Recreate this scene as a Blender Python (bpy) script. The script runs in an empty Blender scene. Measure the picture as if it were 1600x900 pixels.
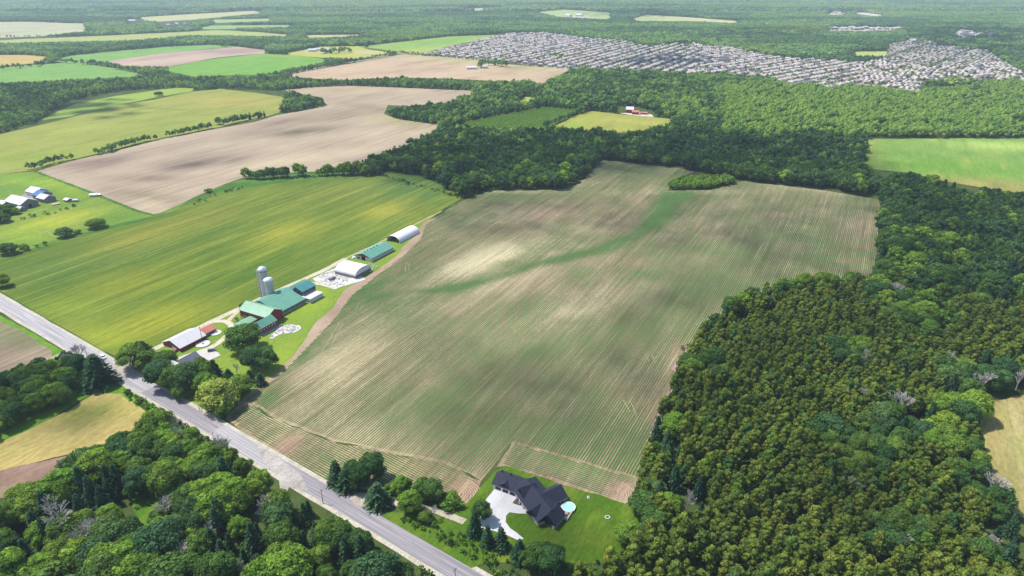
import bpy, bmesh, math, random
import numpy as np
from mathutils import Vector, geometry as mgeo

# ------------------------------------------------------------------ camera, world, sun
F, H = 1040.0, 220.0
TH = math.atan(485 / F)
CT, ST = math.cos(TH), math.sin(TH)
scene = bpy.context.scene
C = scene.collection
cam = bpy.data.cameras.new('camera')
cam.sensor_width = 36.0
cam.lens = 36.0 * F / 1600.0
cam.clip_start = 1.0
cam.clip_end = 60000.0
camo = bpy.data.objects.new('camera', cam)
C.objects.link(camo)
camo.location = (0, 0, H)
camo.rotation_euler = (math.pi / 2 - TH, 0, 0)
scene.camera = camo

SUN_EL = math.radians(60)
SUN_AZ_VEC = Vector((-0.95, 0.312))          # ground direction towards the sun (left, slightly beyond)
w = bpy.data.worlds.new('World')
scene.world = w
w.use_nodes = True
nt = w.node_tree
nt.nodes.clear()
sky = nt.nodes.new('ShaderNodeTexSky')
sky.sky_type = 'NISHITA'
sky.sun_disc = False
sky.sun_elevation = SUN_EL
sky.sun_rotation = math.atan2(SUN_AZ_VEC.x, SUN_AZ_VEC.y)
sky.altitude = 300
bg = nt.nodes.new('ShaderNodeBackground')
bg.inputs['Strength'].default_value = 0.15
wo = nt.nodes.new('ShaderNodeOutputWorld')
nt.links.new(sky.outputs[0], bg.inputs[0])
nt.links.new(bg.outputs[0], wo.inputs[0])
S = Vector((SUN_AZ_VEC.x * math.cos(SUN_EL), SUN_AZ_VEC.y * math.cos(SUN_EL), math.sin(SUN_EL))).normalized()
sl = bpy.data.lights.new('sun', 'SUN')
sl.energy = 4.6
sl.angle = math.radians(0.55)
sl.color = (1.0, 0.955, 0.88)
so = bpy.data.objects.new('sun', sl)
C.objects.link(so)
so.rotation_euler = S.to_track_quat('Z', 'Y').to_euler()
scene.view_settings.view_transform = 'Standard'
scene.view_settings.look = 'None'
scene.view_settings.gamma = 1
scene.view_settings.exposure = 0.55
scene.cycles.max_bounces = 5
scene.cycles.diffuse_bounces = 2
scene.cycles.volume_bounces = 0
scene.cycles.transparent_max_bounces = 6
scene.cycles.use_adaptive_sampling = True

rnd = random.Random(7)
R = np.random.RandomState(11)

# ------------------------------------------------------------------ coordinates
def at(x, y, z=0.0):
    """point of the photograph -> place on the plane at height z"""
    dx, dy = (x - 800) / F, (450 - y) / F
    Y, Z = CT + dy * ST, -ST + dy * CT
    t = (z - H) / Z
    return (dx * t, Y * t)

def at_np(P, z=0.0):
    P = np.asarray(P, float)
    dx, dy = (P[:, 0] - 800) / F, (450 - P[:, 1]) / F
    t = (z - H) / (-ST + dy * CT)
    return np.stack([dx * t, (CT + dy * ST) * t], 1)

def px_np(P, z=0.0):
    """ground points (N,2) at height z -> photograph points"""
    P = np.asarray(P, float)
    d = P[:, 1] * CT + (H - z) * ST
    up = P[:, 1] * ST - (H - z) * CT
    d = np.maximum(d, 1.0)
    return np.stack([800 + F * P[:, 0] / d, 450 - F * up / d], 1)

AL = math.atan2(615 / F, CT + 485 / F * ST)
UX, UY = math.sin(AL), math.cos(AL)              # along the crop rows
VX, VY = math.cos(AL), -math.sin(AL)             # across them
LOT = math.pi / 2 - AL                           # rotation of the lot frame (x = u, y = w)

def lot(u, w_):
    return (UX * u - VX * w_, UY * u - VY * w_)

def to_lot(P):
    P = np.asarray(P, float)
    return np.stack([P[:, 0] * UX + P[:, 1] * UY, -(P[:, 0] * VX + P[:, 1] * VY)], 1)

def from_lot(Q):
    Q = np.asarray(Q, float)
    return np.stack([UX * Q[:, 0] - VX * Q[:, 1], UY * Q[:, 0] - VY * Q[:, 1]], 1)

def inside(P, poly):
    P = np.asarray(P, float)
    x, y = P[:, 0], P[:, 1]
    r = np.zeros(len(P), bool)
    n = len(poly)
    for i in range(n):
        x0, y0 = poly[i]
        x1, y1 = poly[(i + 1) % n]
        if y0 == y1:
            continue
        c = ((y0 > y) != (y1 > y)) & (x < (x1 - x0) * (y - y0) / (y1 - y0) + x0)
        r ^= c
    return r

def in_any(P, polys):
    r = np.zeros(len(P), bool)
    for p in polys:
        xs = [a for a, b in p]
        ys = [b for a, b in p]
        m = (P[:, 0] >= min(xs)) & (P[:, 0] <= max(xs)) & (P[:, 1] >= min(ys)) & (P[:, 1] <= max(ys))
        if m.any():
            r[m] |= inside(P[m], p)
    return r

_lat = R.rand(256, 256)
def vnoise(P, s, o=0):
    """smooth value noise 0..1 at world points"""
    Q = np.asarray(P, float) / s + 37.3 + o * 17.7
    i = np.floor(Q).astype(int)
    f = Q - i
    f = f * f * (3 - 2 * f)
    a = _lat[i[:, 0] & 255, i[:, 1] & 255]
    b = _lat[(i[:, 0] + 1) & 255, i[:, 1] & 255]
    c = _lat[i[:, 0] & 255, (i[:, 1] + 1) & 255]
    d = _lat[(i[:, 0] + 1) & 255, (i[:, 1] + 1) & 255]
    return (a * (1 - f[:, 0]) + b * f[:, 0]) * (1 - f[:, 1]) + (c * (1 - f[:, 0]) + d * f[:, 0]) * f[:, 1]

def fbm(P, s, o=0):
    return 0.5 * vnoise(P, s, o) + 0.3 * vnoise(P, s / 2.3, o + 1) + 0.2 * vnoise(P, s / 5.1, o + 2)

def blobsum(P, blobs):
    """weights (N,len(blobs)) of soft ellipses given in photograph points: (x, y, rx, ry, degrees)"""
    out = []
    for b in blobs:
        x, y, rx, ry, a = b[:5]
        a = math.radians(a)
        dx, dy = P[:, 0] - x, P[:, 1] - y
        p = (dx * math.cos(a) + dy * math.sin(a)) / rx
        q = (-dx * math.sin(a) + dy * math.cos(a)) / ry
        out.append(np.exp(-(p * p + q * q)))
    return out

def lin(c):
    return tuple((v / 255 / 12.92) if v / 255 <= 0.04045 else ((v / 255 + 0.055) / 1.055) ** 2.4 for v in c)

K = 0.62
def alb(*c):
    """real base colour of something that looks like this under the photograph's full sun"""
    return tuple(v * K for v in lin(c))

# ------------------------------------------------------------------ object helpers
def setp(o, label=None, cat=None, group=None, kind=None):
    if label: o['label'] = label
    if cat: o['category'] = cat
    if group: o['group'] = group
    if kind: o['kind'] = kind
    return o

def link(name, mesh, parent=None):
    o = bpy.data.objects.new(name, mesh)
    C.objects.link(o)
    if parent is not None:
        o.parent = parent
    return o

def root(name, label, cat, x, y, rz=0.0, z=0.0, group=None):
    o = bpy.data.objects.new(name, None)
    o.empty_display_size = 1
    C.objects.link(o)
    o.location = (x, y, z)
    o.rotation_euler = (0, 0, rz)
    return setp(o, label, cat, group)

class MB:
    """collects shapes into one mesh"""
    def __init__(s):
        s.v, s.f, s.m = [], [], []
    def add(s, vs, fs, m=0):
        k = len(s.v)
        s.v += [tuple(a) for a in vs]
        s.f += [tuple(i + k for i in f) for f in fs]
        s.m += [m] * len(fs)
        return s
    def box(s, x0, x1, y0, y1, z0, z1, m=0):
        return s.add([(x0, y0, z0), (x1, y0, z0), (x1, y1, z0), (x0, y1, z0), (x0, y0, z1), (x1, y0, z1), (x1, y1, z1), (x0, y1, z1)],
                     [(0, 3, 2, 1), (4, 5, 6, 7), (0, 1, 5, 4), (1, 2, 6, 5), (2, 3, 7, 6), (3, 0, 4, 7)], m)
    def tube(s, p0, p1, r0, r1, n=7, m=0, caps=True):
        a, b = Vector(p0), Vector(p1)
        d = (b - a).normalized()
        t = d.cross(Vector((0, 0, 1)))
        if t.length < 1e-3: t = Vector((1, 0, 0))
        t.normalize()
        q = d.cross(t)
        vs = []
        for c, r in ((a, r0), (b, r1)):
            for i in range(n):
                g = 2 * math.pi * i / n
                vs.append(c + t * (math.cos(g) * r) + q * (math.sin(g) * r))
        fs = [(i, (i + 1) % n, n + (i + 1) % n, n + i) for i in range(n)]
        if caps:
            fs += [tuple(range(n))[::-1], tuple(range(n, 2 * n))]
        return s.add(vs, fs, m)
    def extrude(s, prof, a0, a1, axis, m=0):
        """closed profile [(side, z)] swept from a0 to a1; axis 'x': along x, side = y; axis 'y': along y, side = x"""
        n = len(prof)
        vs = []
        for a in (a0, a1):
            for p, z in prof:
                vs.append((a, p, z) if axis == 'x' else (p, a, z))
        fs = [(i, (i + 1) % n, n + (i + 1) % n, n + i) for i in range(n)] + [tuple(range(n))[::-1], tuple(range(n, 2 * n))]
        return s.add(vs, fs, m)
    def build(s, name, mats, parent=None, smooth=False):
        me = bpy.data.meshes.new(name)
        me.from_pydata(s.v, [], s.f)
        for m_ in (mats if isinstance(mats, (list, tuple)) else [mats]):
            me.materials.append(m_)
        if any(s.m):
            me.polygons.foreach_set('material_index', s.m)
        bm = bmesh.new(); bm.from_mesh(me)
        bmesh.ops.recalc_face_normals(bm, faces=bm.faces)
        bm.to_mesh(me); bm.free()
        if smooth:
            me.polygons.foreach_set('use_smooth', [True] * len(me.polygons))
        return link(name, me, parent)

# ------------------------------------------------------------------ materials
def newmat(name):
    m = bpy.data.materials.new(name)
    m.use_nodes = True
    t = m.node_tree
    t.nodes.clear()
    return m, t, t.nodes, t.links

def N(t, kind, **kw):
    n = t.nodes.new(kind)
    for k, v in kw.items():
        setattr(n, k, v)
    return n

def mixc(t, fac, a, b, mode='MIX'):
    n = N(t, 'ShaderNodeMix', data_type='RGBA', blend_type=mode)
    for i, v in ((0, fac), (6, a), (7, b)):
        if hasattr(v, 'links') or isinstance(v, bpy.types.NodeSocket):
            t.links.new(v, n.inputs[i])
        else:
            n.inputs[i].default_value = v if i == 0 else (*v, 1) if len(v) == 3 else v
    return n.outputs[2]

def noise(t, vec, scale, detail=3, rough=0.55):
    n = N(t, 'ShaderNodeTexNoise')
    n.inputs['Scale'].default_value = scale
    n.inputs['Detail'].default_value = detail
    n.inputs['Roughness'].default_value = rough
    if vec is not None: t.links.new(vec, n.inputs['Vector'])
    return n.outputs['Fac']

def remap(t, s, a, b, c=0.0, d=1.0):
    n = N(t, 'ShaderNodeMapRange')
    t.links.new(s, n.inputs[0])
    for i, v in enumerate((a, b, c, d)):
        n.inputs[i + 1].default_value = v
    return n.outputs[0]

def scaled(t, f, k):
    n = N(t, 'ShaderNodeMath', operation='MULTIPLY')
    t.links.new(f, n.inputs[0]); n.inputs[1].default_value = k
    return n.outputs[0]

def finish(t, col, rough=0.9, spec=0.15, metal=0.0, bump=None, bstr=0.3, bdist=0.1):
    b = N(t, 'ShaderNodeBsdfPrincipled')
    if isinstance(col, tuple): b.inputs['Base Color'].default_value = (*col[:3], 1)
    else: t.links.new(col, b.inputs['Base Color'])
    b.inputs['Roughness'].default_value = rough
    b.inputs['Specular IOR Level'].default_value = spec
    b.inputs['Metallic'].default_value = metal
    if bump is not None:
        bn = N(t, 'ShaderNodeBump')
        bn.inputs['Strength'].default_value = bstr
        bn.inputs['Distance'].default_value = bdist
        t.links.new(bump, bn.inputs['Height'])
        t.links.new(bn.outputs[0], b.inputs['Normal'])
    o = N(t, 'ShaderNodeOutputMaterial')
    t.links.new(b.outputs[0], o.inputs[0])

def lotvec(t, sx=1.0, sy=1.0, rot=0.0):
    """world position in the lot frame, stretched: x along the rows"""
    g = N(t, 'ShaderNodeNewGeometry')
    mp = N(t, 'ShaderNodeMapping', vector_type='POINT')
    mp.inputs['Rotation'].default_value = (0, 0, -LOT + rot)
    t.links.new(g.outputs['Position'], mp.inputs['Vector'])
    m2 = N(t, 'ShaderNodeMapping', vector_type='POINT')
    m2.inputs['Scale'].default_value = (sx, sy, 1)
    t.links.new(mp.outputs[0], m2.inputs['Vector'])
    return m2.outputs[0]

def field_mat(name, streak=0.35, along=0.006, across=0.16, mott=0.25, msc=0.02, fine=0.25, fsc=0.6, lightc=(190, 190, 110), darkc=(60, 90, 30), rot=0.0):
    m, t, n, l = newmat(name)
    a = N(t, 'ShaderNodeAttribute', attribute_name='Col')
    st = noise(t, lotvec(t, along, across, rot), 1.0, 5, 0.65)
    mo = noise(t, lotvec(t, 0.45, 1, rot), msc, 4, 0.6)
    fi = noise(t, lotvec(t, 0.5, 1, rot), fsc, 3, 0.7)
    c = a.outputs['Color']
    c = mixc(t, remap(t, st, 0.52, 0.75, 0, streak), c, alb(*lightc))
    c = mixc(t, remap(t, st, 0.48, 0.28, 0, streak), c, alb(*darkc))
    c = mixc(t, remap(t, mo, 0.5, 0.75, 0, mott), c, alb(*lightc))
    c = mixc(t, remap(t, mo, 0.5, 0.25, 0, mott), c, alb(*darkc))
    s2 = noise(t, lotvec(t, along * 3, across * 4, rot), 1.0, 3, 0.7)
    c = mixc(t, remap(t, s2, 0.5, 0.3, 0, streak * .8), c, alb(*darkc))
    c = mixc(t, remap(t, s2, 0.54, 0.74, 0, streak * .8), c, alb(*lightc))
    v = remap(t, fi, 0.25, 0.75, 1 - fine, 1 + fine)
    vv = N(t, 'ShaderNodeCombineColor')
    for i in range(3): l.new(v, vv.inputs[i])
    c = mixc(t, 1.0, c, vv.outputs[0], 'MULTIPLY')
    finish(t, c, 0.95, 0.05, bump=fi, bstr=0.5, bdist=0.4)
    return m

def plain(name, col, rough=0.8, var=0.15, sc=0.5, spec=0.2, metal=0.0, dirt=None, bump=0.0):
    m, t, n, l = newmat(name)
    tc = N(t, 'ShaderNodeTexCoord')
    f = noise(t, tc.outputs['Object'], sc, 5, 0.65)
    d = dirt if dirt is not None else tuple(v * 0.55 for v in col)
    c = mixc(t, remap(t, f, 0.4, 0.72, 0, min(1, var * 2.5)), col, d)
    f2 = noise(t, tc.outputs['Object'], sc * 8, 3, 0.6)
    c = mixc(t, remap(t, f2, 0.45, 0.8, 0, var), c, tuple(v * 0.6 for v in col))
    finish(t, c, rough, spec, metal, bump=f2 if bump else None, bstr=bump, bdist=0.05)
    return m

def seamed(name, col, axis=0, period=0.9, var=0.2, rust=None, rough=0.45, metal=0.0, vertical=False):
    """ribbed sheet metal or board cladding: ribs across one object axis"""
    m, t, n, l = newmat(name)
    tc = N(t, 'ShaderNodeTexCoord')
    sp = N(t, 'ShaderNodeSeparateXYZ')
    l.new(tc.outputs['Object'], sp.inputs[0])
    if vertical:
        ad = N(t, 'ShaderNodeMath', operation='ADD')
        l.new(sp.outputs[0], ad.inputs[0]); l.new(sp.outputs[1], ad.inputs[1]); src = ad.outputs[0]
    else:
        src = sp.outputs[axis]
    a = scaled(t, src, 1 / period)
    fr = N(t, 'ShaderNodeMath', operation='FRACT'); l.new(a, fr.inputs[0])
    rib = remap(t, fr.outputs[0], 0.86, 0.93)
    st = N(t, 'ShaderNodeMapping'); st.inputs['Scale'].default_value = (0.9, 0.25, 0.4) if axis == 0 else (0.25, 0.9, 0.4)
    l.new(tc.outputs['Object'], st.inputs[0])
    f = noise(t, st.outputs[0], 0.9, 5, 0.7)
    fl = N(t, 'ShaderNodeMath', operation='FLOOR'); l.new(a, fl.inputs[0])
    wn = N(t, 'ShaderNodeTexWhiteNoise', noise_dimensions='1D'); l.new(fl.outputs[0], wn.inputs['W'])
    c = mixc(t, remap(t, wn.outputs[0], 0, 1, 0, var), col, tuple(min(1, v * 1.25 + 0.02) for v in col))
    c = mixc(t, remap(t, f, 0.45, 0.75, 0, var * 2.2), c, rust or tuple(v * 0.55 for v in col))
    c = mixc(t, scaled(t, rib, 0.4), c, tuple(v * 0.6 for v in col))
    finish(t, c, rough, 0.3, metal, bump=rib, bstr=0.6, bdist=0.06)
    return m

def leafmat(name, a, b, c=None, trans=0.36, dead=None):
    """foliage: hue differs from tree to tree and from clump to clump"""
    m, t, n, l = newmat(name)
    oi = N(t, 'ShaderNodeObjectInfo')
    at_ = N(t, 'ShaderNodeAttribute', attribute_name='var')
    col = mixc(t, oi.outputs['Random'], a, b)
    if c is not None:
        w2 = N(t, 'ShaderNodeMath', operation='MULTIPLY'); l.new(oi.outputs['Random'], w2.inputs[0]); w2.inputs[1].default_value = 7.31
        fr = N(t, 'ShaderNodeMath', operation='FRACT'); l.new(w2.outputs[0], fr.inputs[0])
        col = mixc(t, remap(t, fr.outputs[0], 0.55, 1.0, 0, 0.8), col, c)
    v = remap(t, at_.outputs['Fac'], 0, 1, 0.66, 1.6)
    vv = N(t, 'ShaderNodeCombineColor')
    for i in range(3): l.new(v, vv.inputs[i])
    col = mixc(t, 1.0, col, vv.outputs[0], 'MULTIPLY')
    d = N(t, 'ShaderNodeBsdfDiffuse'); l.new(col, d.inputs[0])
    tr = N(t, 'ShaderNodeBsdfTranslucent'); l.new(mixc(t, 1.0, col, (1.3, 1.35, 0.6), 'MULTIPLY'), tr.inputs[0])
    mx = N(t, 'ShaderNodeMixShader'); mx.inputs[0].default_value = trans
    l.new(d.outputs[0], mx.inputs[1]); l.new(tr.outputs[0], mx.inputs[2])
    o = N(t, 'ShaderNodeOutputMaterial'); l.new(mx.outputs[0], o.inputs[0])
    return m

M = {}
M['bark'] = plain('bark', (0.10, 0.075, 0.055), 0.95, 0.4, 1.2)
M['deadwood'] = plain('dead_wood', (0.44, 0.40, 0.37), 0.95, 0.3, 1.2)
M['broad'] = leafmat('broadleaf_foliage', (0.062, 0.125, 0.024), (0.135, 0.205, 0.034), (0.065, 0.125, 0.052))
M['bright'] = leafmat('bright_foliage', (0.135, 0.235, 0.030), (0.185, 0.27, 0.040), (0.105, 0.21, 0.030))
M['dark'] = leafmat('dark_foliage', (0.042, 0.098, 0.028), (0.080, 0.150, 0.034), (0.052, 0.112, 0.054), 0.32)
M['willow'] = leafmat('willow_foliage', (0.26, 0.31, 0.065), (0.31, 0.35, 0.085))
M['cedar'] = leafmat('cedar_foliage', (0.100, 0.150, 0.024), (0.172, 0.204, 0.034), (0.066, 0.122, 0.028), 0.32)
M['spruce'] = leafmat('spruce_foliage', (0.022, 0.060, 0.030), (0.046, 0.095, 0.042), None, 0.15)
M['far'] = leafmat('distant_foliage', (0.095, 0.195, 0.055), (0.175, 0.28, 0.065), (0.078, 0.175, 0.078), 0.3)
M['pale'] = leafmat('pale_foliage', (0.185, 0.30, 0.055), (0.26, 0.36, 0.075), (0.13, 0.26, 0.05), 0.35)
M['crop'] = leafmat('corn_foliage', (0.046, 0.100, 0.032), (0.060, 0.120, 0.036), None, 0.25)
M['shrub'] = leafmat('shrub_foliage', (0.085, 0.17, 0.024), (0.13, 0.225, 0.036), None)

# ground beyond and under everything
m, t, n, l = newmat('ground_soil_and_undergrowth')
f = noise(t, lotvec(t), 0.05, 6, 0.7)
c = mixc(t, remap(t, f, 0.35, 0.65), (0.035, 0.055, 0.018), (0.075, 0.105, 0.028))
f2 = noise(t, lotvec(t), 0.6, 3, 0.7)
c = mixc(t, remap(t, f2, 0.5, 0.8, 0, 0.5), c, (0.028, 0.035, 0.015))
finish(t, c, 1.0, 0.02, bump=f2, bstr=0.5, bdist=0.5)
M['ground'] = m
M['wheat'] = field_mat('wheat_crop', 0.70, 0.0045, 0.10, 0.42, 0.012, 0.18, 0.35, (166, 168, 68), (62, 104, 36))
M['hay'] = field_mat('hay_grass', 0.34, 0.012, 0.10, 0.42, 0.03, 0.26, 0.45, (188, 182, 92), (96, 124, 44))
M['soil'] = field_mat('tilled_soil', 0.45, 0.006, 0.13, 0.5, 0.010, 0.10, 0.4, (214, 196, 160), (122, 104, 88))
M['cornsoil'] = field_mat('corn_soil', 0.60, 0.006, 0.20, 0.42, 0.022, 0.26, 0.7, (222, 208, 164), (98, 88, 60))
M['lawn'] = field_mat('lawn_grass', 0.16, 0.05, 0.4, 0.48, 0.07, 0.28, 0.7, (160, 168, 66), (76, 116, 34))
M['rough'] = field_mat('rough_grass', 0.20, 0.05, 0.2, 0.55, 0.06, 0.35, 0.8, (150, 175, 66), (52, 88, 28))
M['village'] = field_mat('village_ground', 0.0, 0.05, 0.2, 0.5, 0.02, 0.3, 0.1, (215, 205, 190), (110, 130, 90))
M['dirt'] = field_mat('bare_dirt', 0.12, 0.03, 0.3, 0.4, 0.08, 0.22, 0.9, (206, 178, 156), (134, 108, 92))
M['gravel'] = field_mat('gravel', 0.25, 0.05, 0.6, 0.55, 0.16, 0.30, 1.1, (228, 222, 208), (150, 146, 132))
M['rubble'] = field_mat('concrete_rubble_yard', 0.0, 0.05, 0.5, 0.9, 0.35, 0.55, 0.9, (236, 234, 228), (88, 88, 84))
M['paving'] = field_mat('worn_concrete_paving', 0.10, 0.05, 0.6, 0.22, 0.16, 0.10, 1.1, (240, 238, 234), (176, 172, 166))
M['asphalt'] = None
def asphalt(name, base):
    m, t, n, l = newmat(name)
    tc = N(t, 'ShaderNodeTexCoord')
    mp = N(t, 'ShaderNodeMapping'); mp.inputs['Scale'].default_value = (0.02, 1.1, 1)
    l.new(tc.outputs['Object'], mp.inputs[0])
    f = noise(t, mp.outputs[0], 1.0, 4, 0.6)
    f2 = noise(t, tc.outputs['Object'], 0.35, 5, 0.7)
    c = mixc(t, remap(t, f, 0.4, 0.66), tuple(v * 0.80 for v in base), tuple(v * 1.32 for v in base))
    c = mixc(t, remap(t, f2, 0.5, 0.8, 0, 0.4), c, tuple(v * 0.6 for v in base))
    finish(t, c, 0.9, 0.15)
    return m
M['asphalt_old'] = asphalt('weathered_asphalt', (0.30, 0.285, 0.29))
M['asphalt_new'] = asphalt('darker_asphalt', (0.225, 0.21, 0.222))
M['concrete'] = plain('pale_concrete', (0.50, 0.49, 0.47), 0.85, 0.14, 0.25, dirt=(0.42, 0.40, 0.37))
M['roof_green'] = seamed('green_metal_roof', (0.105, 0.265, 0.195), 0, 0.9, 0.30)
M['roof_green_light'] = seamed('faded_green_metal_roof', (0.165, 0.325, 0.205), 1, 0.9, 0.30)
M['roof_teal'] = seamed('teal_metal_roof', (0.05, 0.19, 0.20), 0, 0.9, 0.2)
M['roof_white'] = seamed('white_metal_roof', (0.50, 0.485, 0.50), 0, 0.9, 0.22, rust=(0.38, 0.35, 0.34))
M['roof_grey'] = seamed('grey_metal_roof', (0.42, 0.42, 0.44), 1, 0.9, 0.3, rust=(0.40, 0.36, 0.33))
M['roof_rust'] = seamed('rusty_red_roof', (0.42, 0.15, 0.11), 0, 0.9, 0.3, rust=(0.28, 0.14, 0.09))
M['wall_red'] = seamed('red_barn_boards', (0.26, 0.030, 0.030), 0, 0.5, 0.3, rough=0.8, vertical=True, rust=(0.12, 0.022, 0.02))
M['wall_grey'] = seamed('weathered_grey_boards', (0.20, 0.18, 0.19), 0, 0.5, 0.4, rough=0.9, vertical=True)
M['wall_white'] = seamed('white_wall', (0.52, 0.52, 0.51), 0, 0.6, 0.2, rough=0.7, vertical=True)
M['wall_block'] = plain('grey_block_wall', (0.34, 0.32, 0.33), 0.9, 0.3, 0.6)
M['fabric'] = plain('white_membrane', (0.64, 0.64, 0.65), 0.6, 0.10, 0.3)
M['dark'+'_void'] = plain('dark_opening', (0.03, 0.026, 0.024), 0.9, 0.1)
M['glass'] = plain('window_glass', (0.05, 0.07, 0.09), 0.12, 0.1, spec=0.6)
M['silo'] = plain('silo_concrete', (0.50, 0.47, 0.46), 0.85, 0.35, 0.25, dirt=(0.33, 0.30, 0.28))
M['silo_metal'] = plain('silo_dome_metal', (0.62, 0.64, 0.66), 0.35, 0.12, 0.5, metal=0.5)
M['shingle'] = plain('charcoal_shingles', (0.026, 0.029, 0.048), 0.85, 0.45, 1.6, dirt=(0.044, 0.047, 0.068), bump=0.4)
M['stone'] = plain('pale_stone_wall', (0.46, 0.42, 0.37), 0.9, 0.35, 0.9)
M['trim'] = plain('white_trim', (0.78, 0.78, 0.77), 0.6, 0.05)
M['door_brown'] = plain('dark_garage_door', (0.055, 0.045, 0.045), 0.5, 0.1)
M['shingle_grey'] = plain('grey_shingles', (0.14, 0.145, 0.19), 0.85, 0.3, 0.8)
M['pool'] = plain('pool_water', (0.36, 0.66, 0.63), 0.08, 0.08, 0.4, spec=0.5)
M['deck'] = plain('wood_deck', (0.50, 0.40, 0.30), 0.8, 0.2)
M['pole'] = plain('utility_pole_wood', (0.12, 0.095, 0.08), 0.9, 0.3)
M['car_white'] = plain('white_car_paint', (0.80, 0.80, 0.80), 0.25, 0.02, spec=0.5)
M['rubber'] = plain('tyre_rubber', (0.02, 0.02, 0.02), 0.9, 0.1)
M['blue'] = plain('blue_painted_roof', (0.035, 0.11, 0.28), 0.5, 0.15)
M['rock'] = plain('concrete_lumps', (0.50, 0.49, 0.47), 0.9, 0.3, 0.8)
M['cloud'] = plain('cloud_white', (0.9, 0.9, 0.9), 1.0, 0.0)

# ------------------------------------------------------------------ sheets
def sheet(name, pts_w, z, mat, base, blobs=(), step=None, label=None, kind='structure', jit=0.0, fn=None):
    """flat sheet with boundary pts_w (world) and a Col attribute: base colour plus soft patches of other soil, crop or painted sunlight"""
    P = np.asarray(pts_w, float)
    if step and jit:                             # ragged edge
        Q = []
        n_ = len(P)
        for i in range(n_):
            a, b = P[i], P[(i + 1) % n_]
            d = np.linalg.norm(b - a)
            k = max(1, int(d / (step * 1.5)))
            for j in range(k):
                q = a + (b - a) * j / k
                if j: q = q + R.randn(2) * jit
                Q.append(q)
        P = np.array(Q)
    n_ = len(P)
    V = [Vector(p) for p in P]
    if step:
        g = to_lot(P)
        lo, hi = g.min(0), g.max(0)
        xs = np.arange(lo[0], hi[0], step)
        ys = np.arange(lo[1], hi[1], step)
        G = np.stack(np.meshgrid(xs, ys), -1).reshape(-1, 2)
        G = from_lot(G + R.rand(len(G), 2) * step * 0.4)
        G = G[inside(G, [tuple(p) for p in P])]
        V += [Vector(p) for p in G]
    vs, es, fs, _a, _b, _c = mgeo.delaunay_2d_cdt(V, [(i, (i + 1) % n_) for i in range(n_)], [], 1, 1e-4)
    co = np.array([tuple(v) for v in vs])
    me = bpy.data.meshes.new(name)
    me.from_pydata([(a, b, z) for a, b in co], [], [tuple(f) for f in fs])
    col = np.tile(np.array(alb(*base)), (len(co), 1))
    PX = px_np(co)
    if blobs:
        ws = blobsum(PX, blobs)
        for b, wt in zip(blobs, ws):
            wt = np.clip(wt * b[6], 0, 1)[:, None]
            col = col * (1 - wt) + np.array(alb(*b[5])) * wt
    if fn is not None: col = fn(co, PX, col)
    a = me.color_attributes.new('Col', 'FLOAT_COLOR', 'POINT')
    a.data.foreach_set('color', np.concatenate([col, np.ones((len(co), 1))], 1).astype(np.float32).ravel())
    me.materials.append(M[mat])
    bm = bmesh.new(); bm.from_mesh(me)
    for f_ in bm.faces:
        if f_.normal.z < 0: f_.normal_flip()
    bm.to_mesh(me); bm.free()
    o = link(name, me)
    return setp(o, label, None, None, kind)

def psheet(name, poly, z, mat, base, **kw):
    return sheet(name, at_np(poly), z, mat, base, **kw)

def ribbon(name, pts, width, z, mat, base, px=True, wvar=0.0, **kw):
    P = at_np(pts) if px else np.asarray(pts, float)
    Q = [P[0]]
    for a, b in zip(P[:-1], P[1:]):              # subdivide and round corners
        k = max(1, int(np.linalg.norm(b - a) / max(4.0, width)))
        for j in range(1, k + 1): Q.append(a + (b - a) * j / k)
    Q = np.array(Q)
    for _ in range(2):
        if len(Q) > 2: Q[1:-1] = (Q[:-2] + 2 * Q[1:-1] + Q[2:]) / 4
    d = np.gradient(Q, axis=0)
    d /= np.maximum(np.linalg.norm(d, axis=1), 1e-6)[:, None]
    nrm = np.stack([-d[:, 1], d[:, 0]], 1)
    wl = width / 2 * (1 + wvar * R.randn(len(Q)))[:, None]
    wr = width / 2 * (1 + wvar * R.randn(len(Q)))[:, None]
    L, Rr = Q + nrm * wl, Q - nrm * wr
    n_ = len(Q)
    me = bpy.data.meshes.new(name)
    me.from_pydata([(p[0], p[1], z) for p in np.concatenate([L, Rr])], [], [(i, n_ + i, n_ + i + 1, i + 1) for i in range(n_ - 1)])
    a = me.color_attributes.new('Col', 'FLOAT_COLOR', 'POINT')
    a.data.foreach_set('color', np.tile(np.array([*alb(*base), 1.0], np.float32), 2 * n_))
    me.materials.append(M[mat])
    o = link(name, me)
    return setp(o, kw.get('label'), kw.get('cat'), None, kw.get('kind', 'structure'))

# the ground
gm = MB()
gm.add([(-16000, -600, 0), (16000, -600, 0), (16000, 24000, 0), (-16000, 24000, 0)], [(0, 1, 2, 3)])
g0 = gm.build('ground', M['ground'])
setp(g0, 'dark green undergrowth and soil reaching to the horizon', kind='structure')

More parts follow.
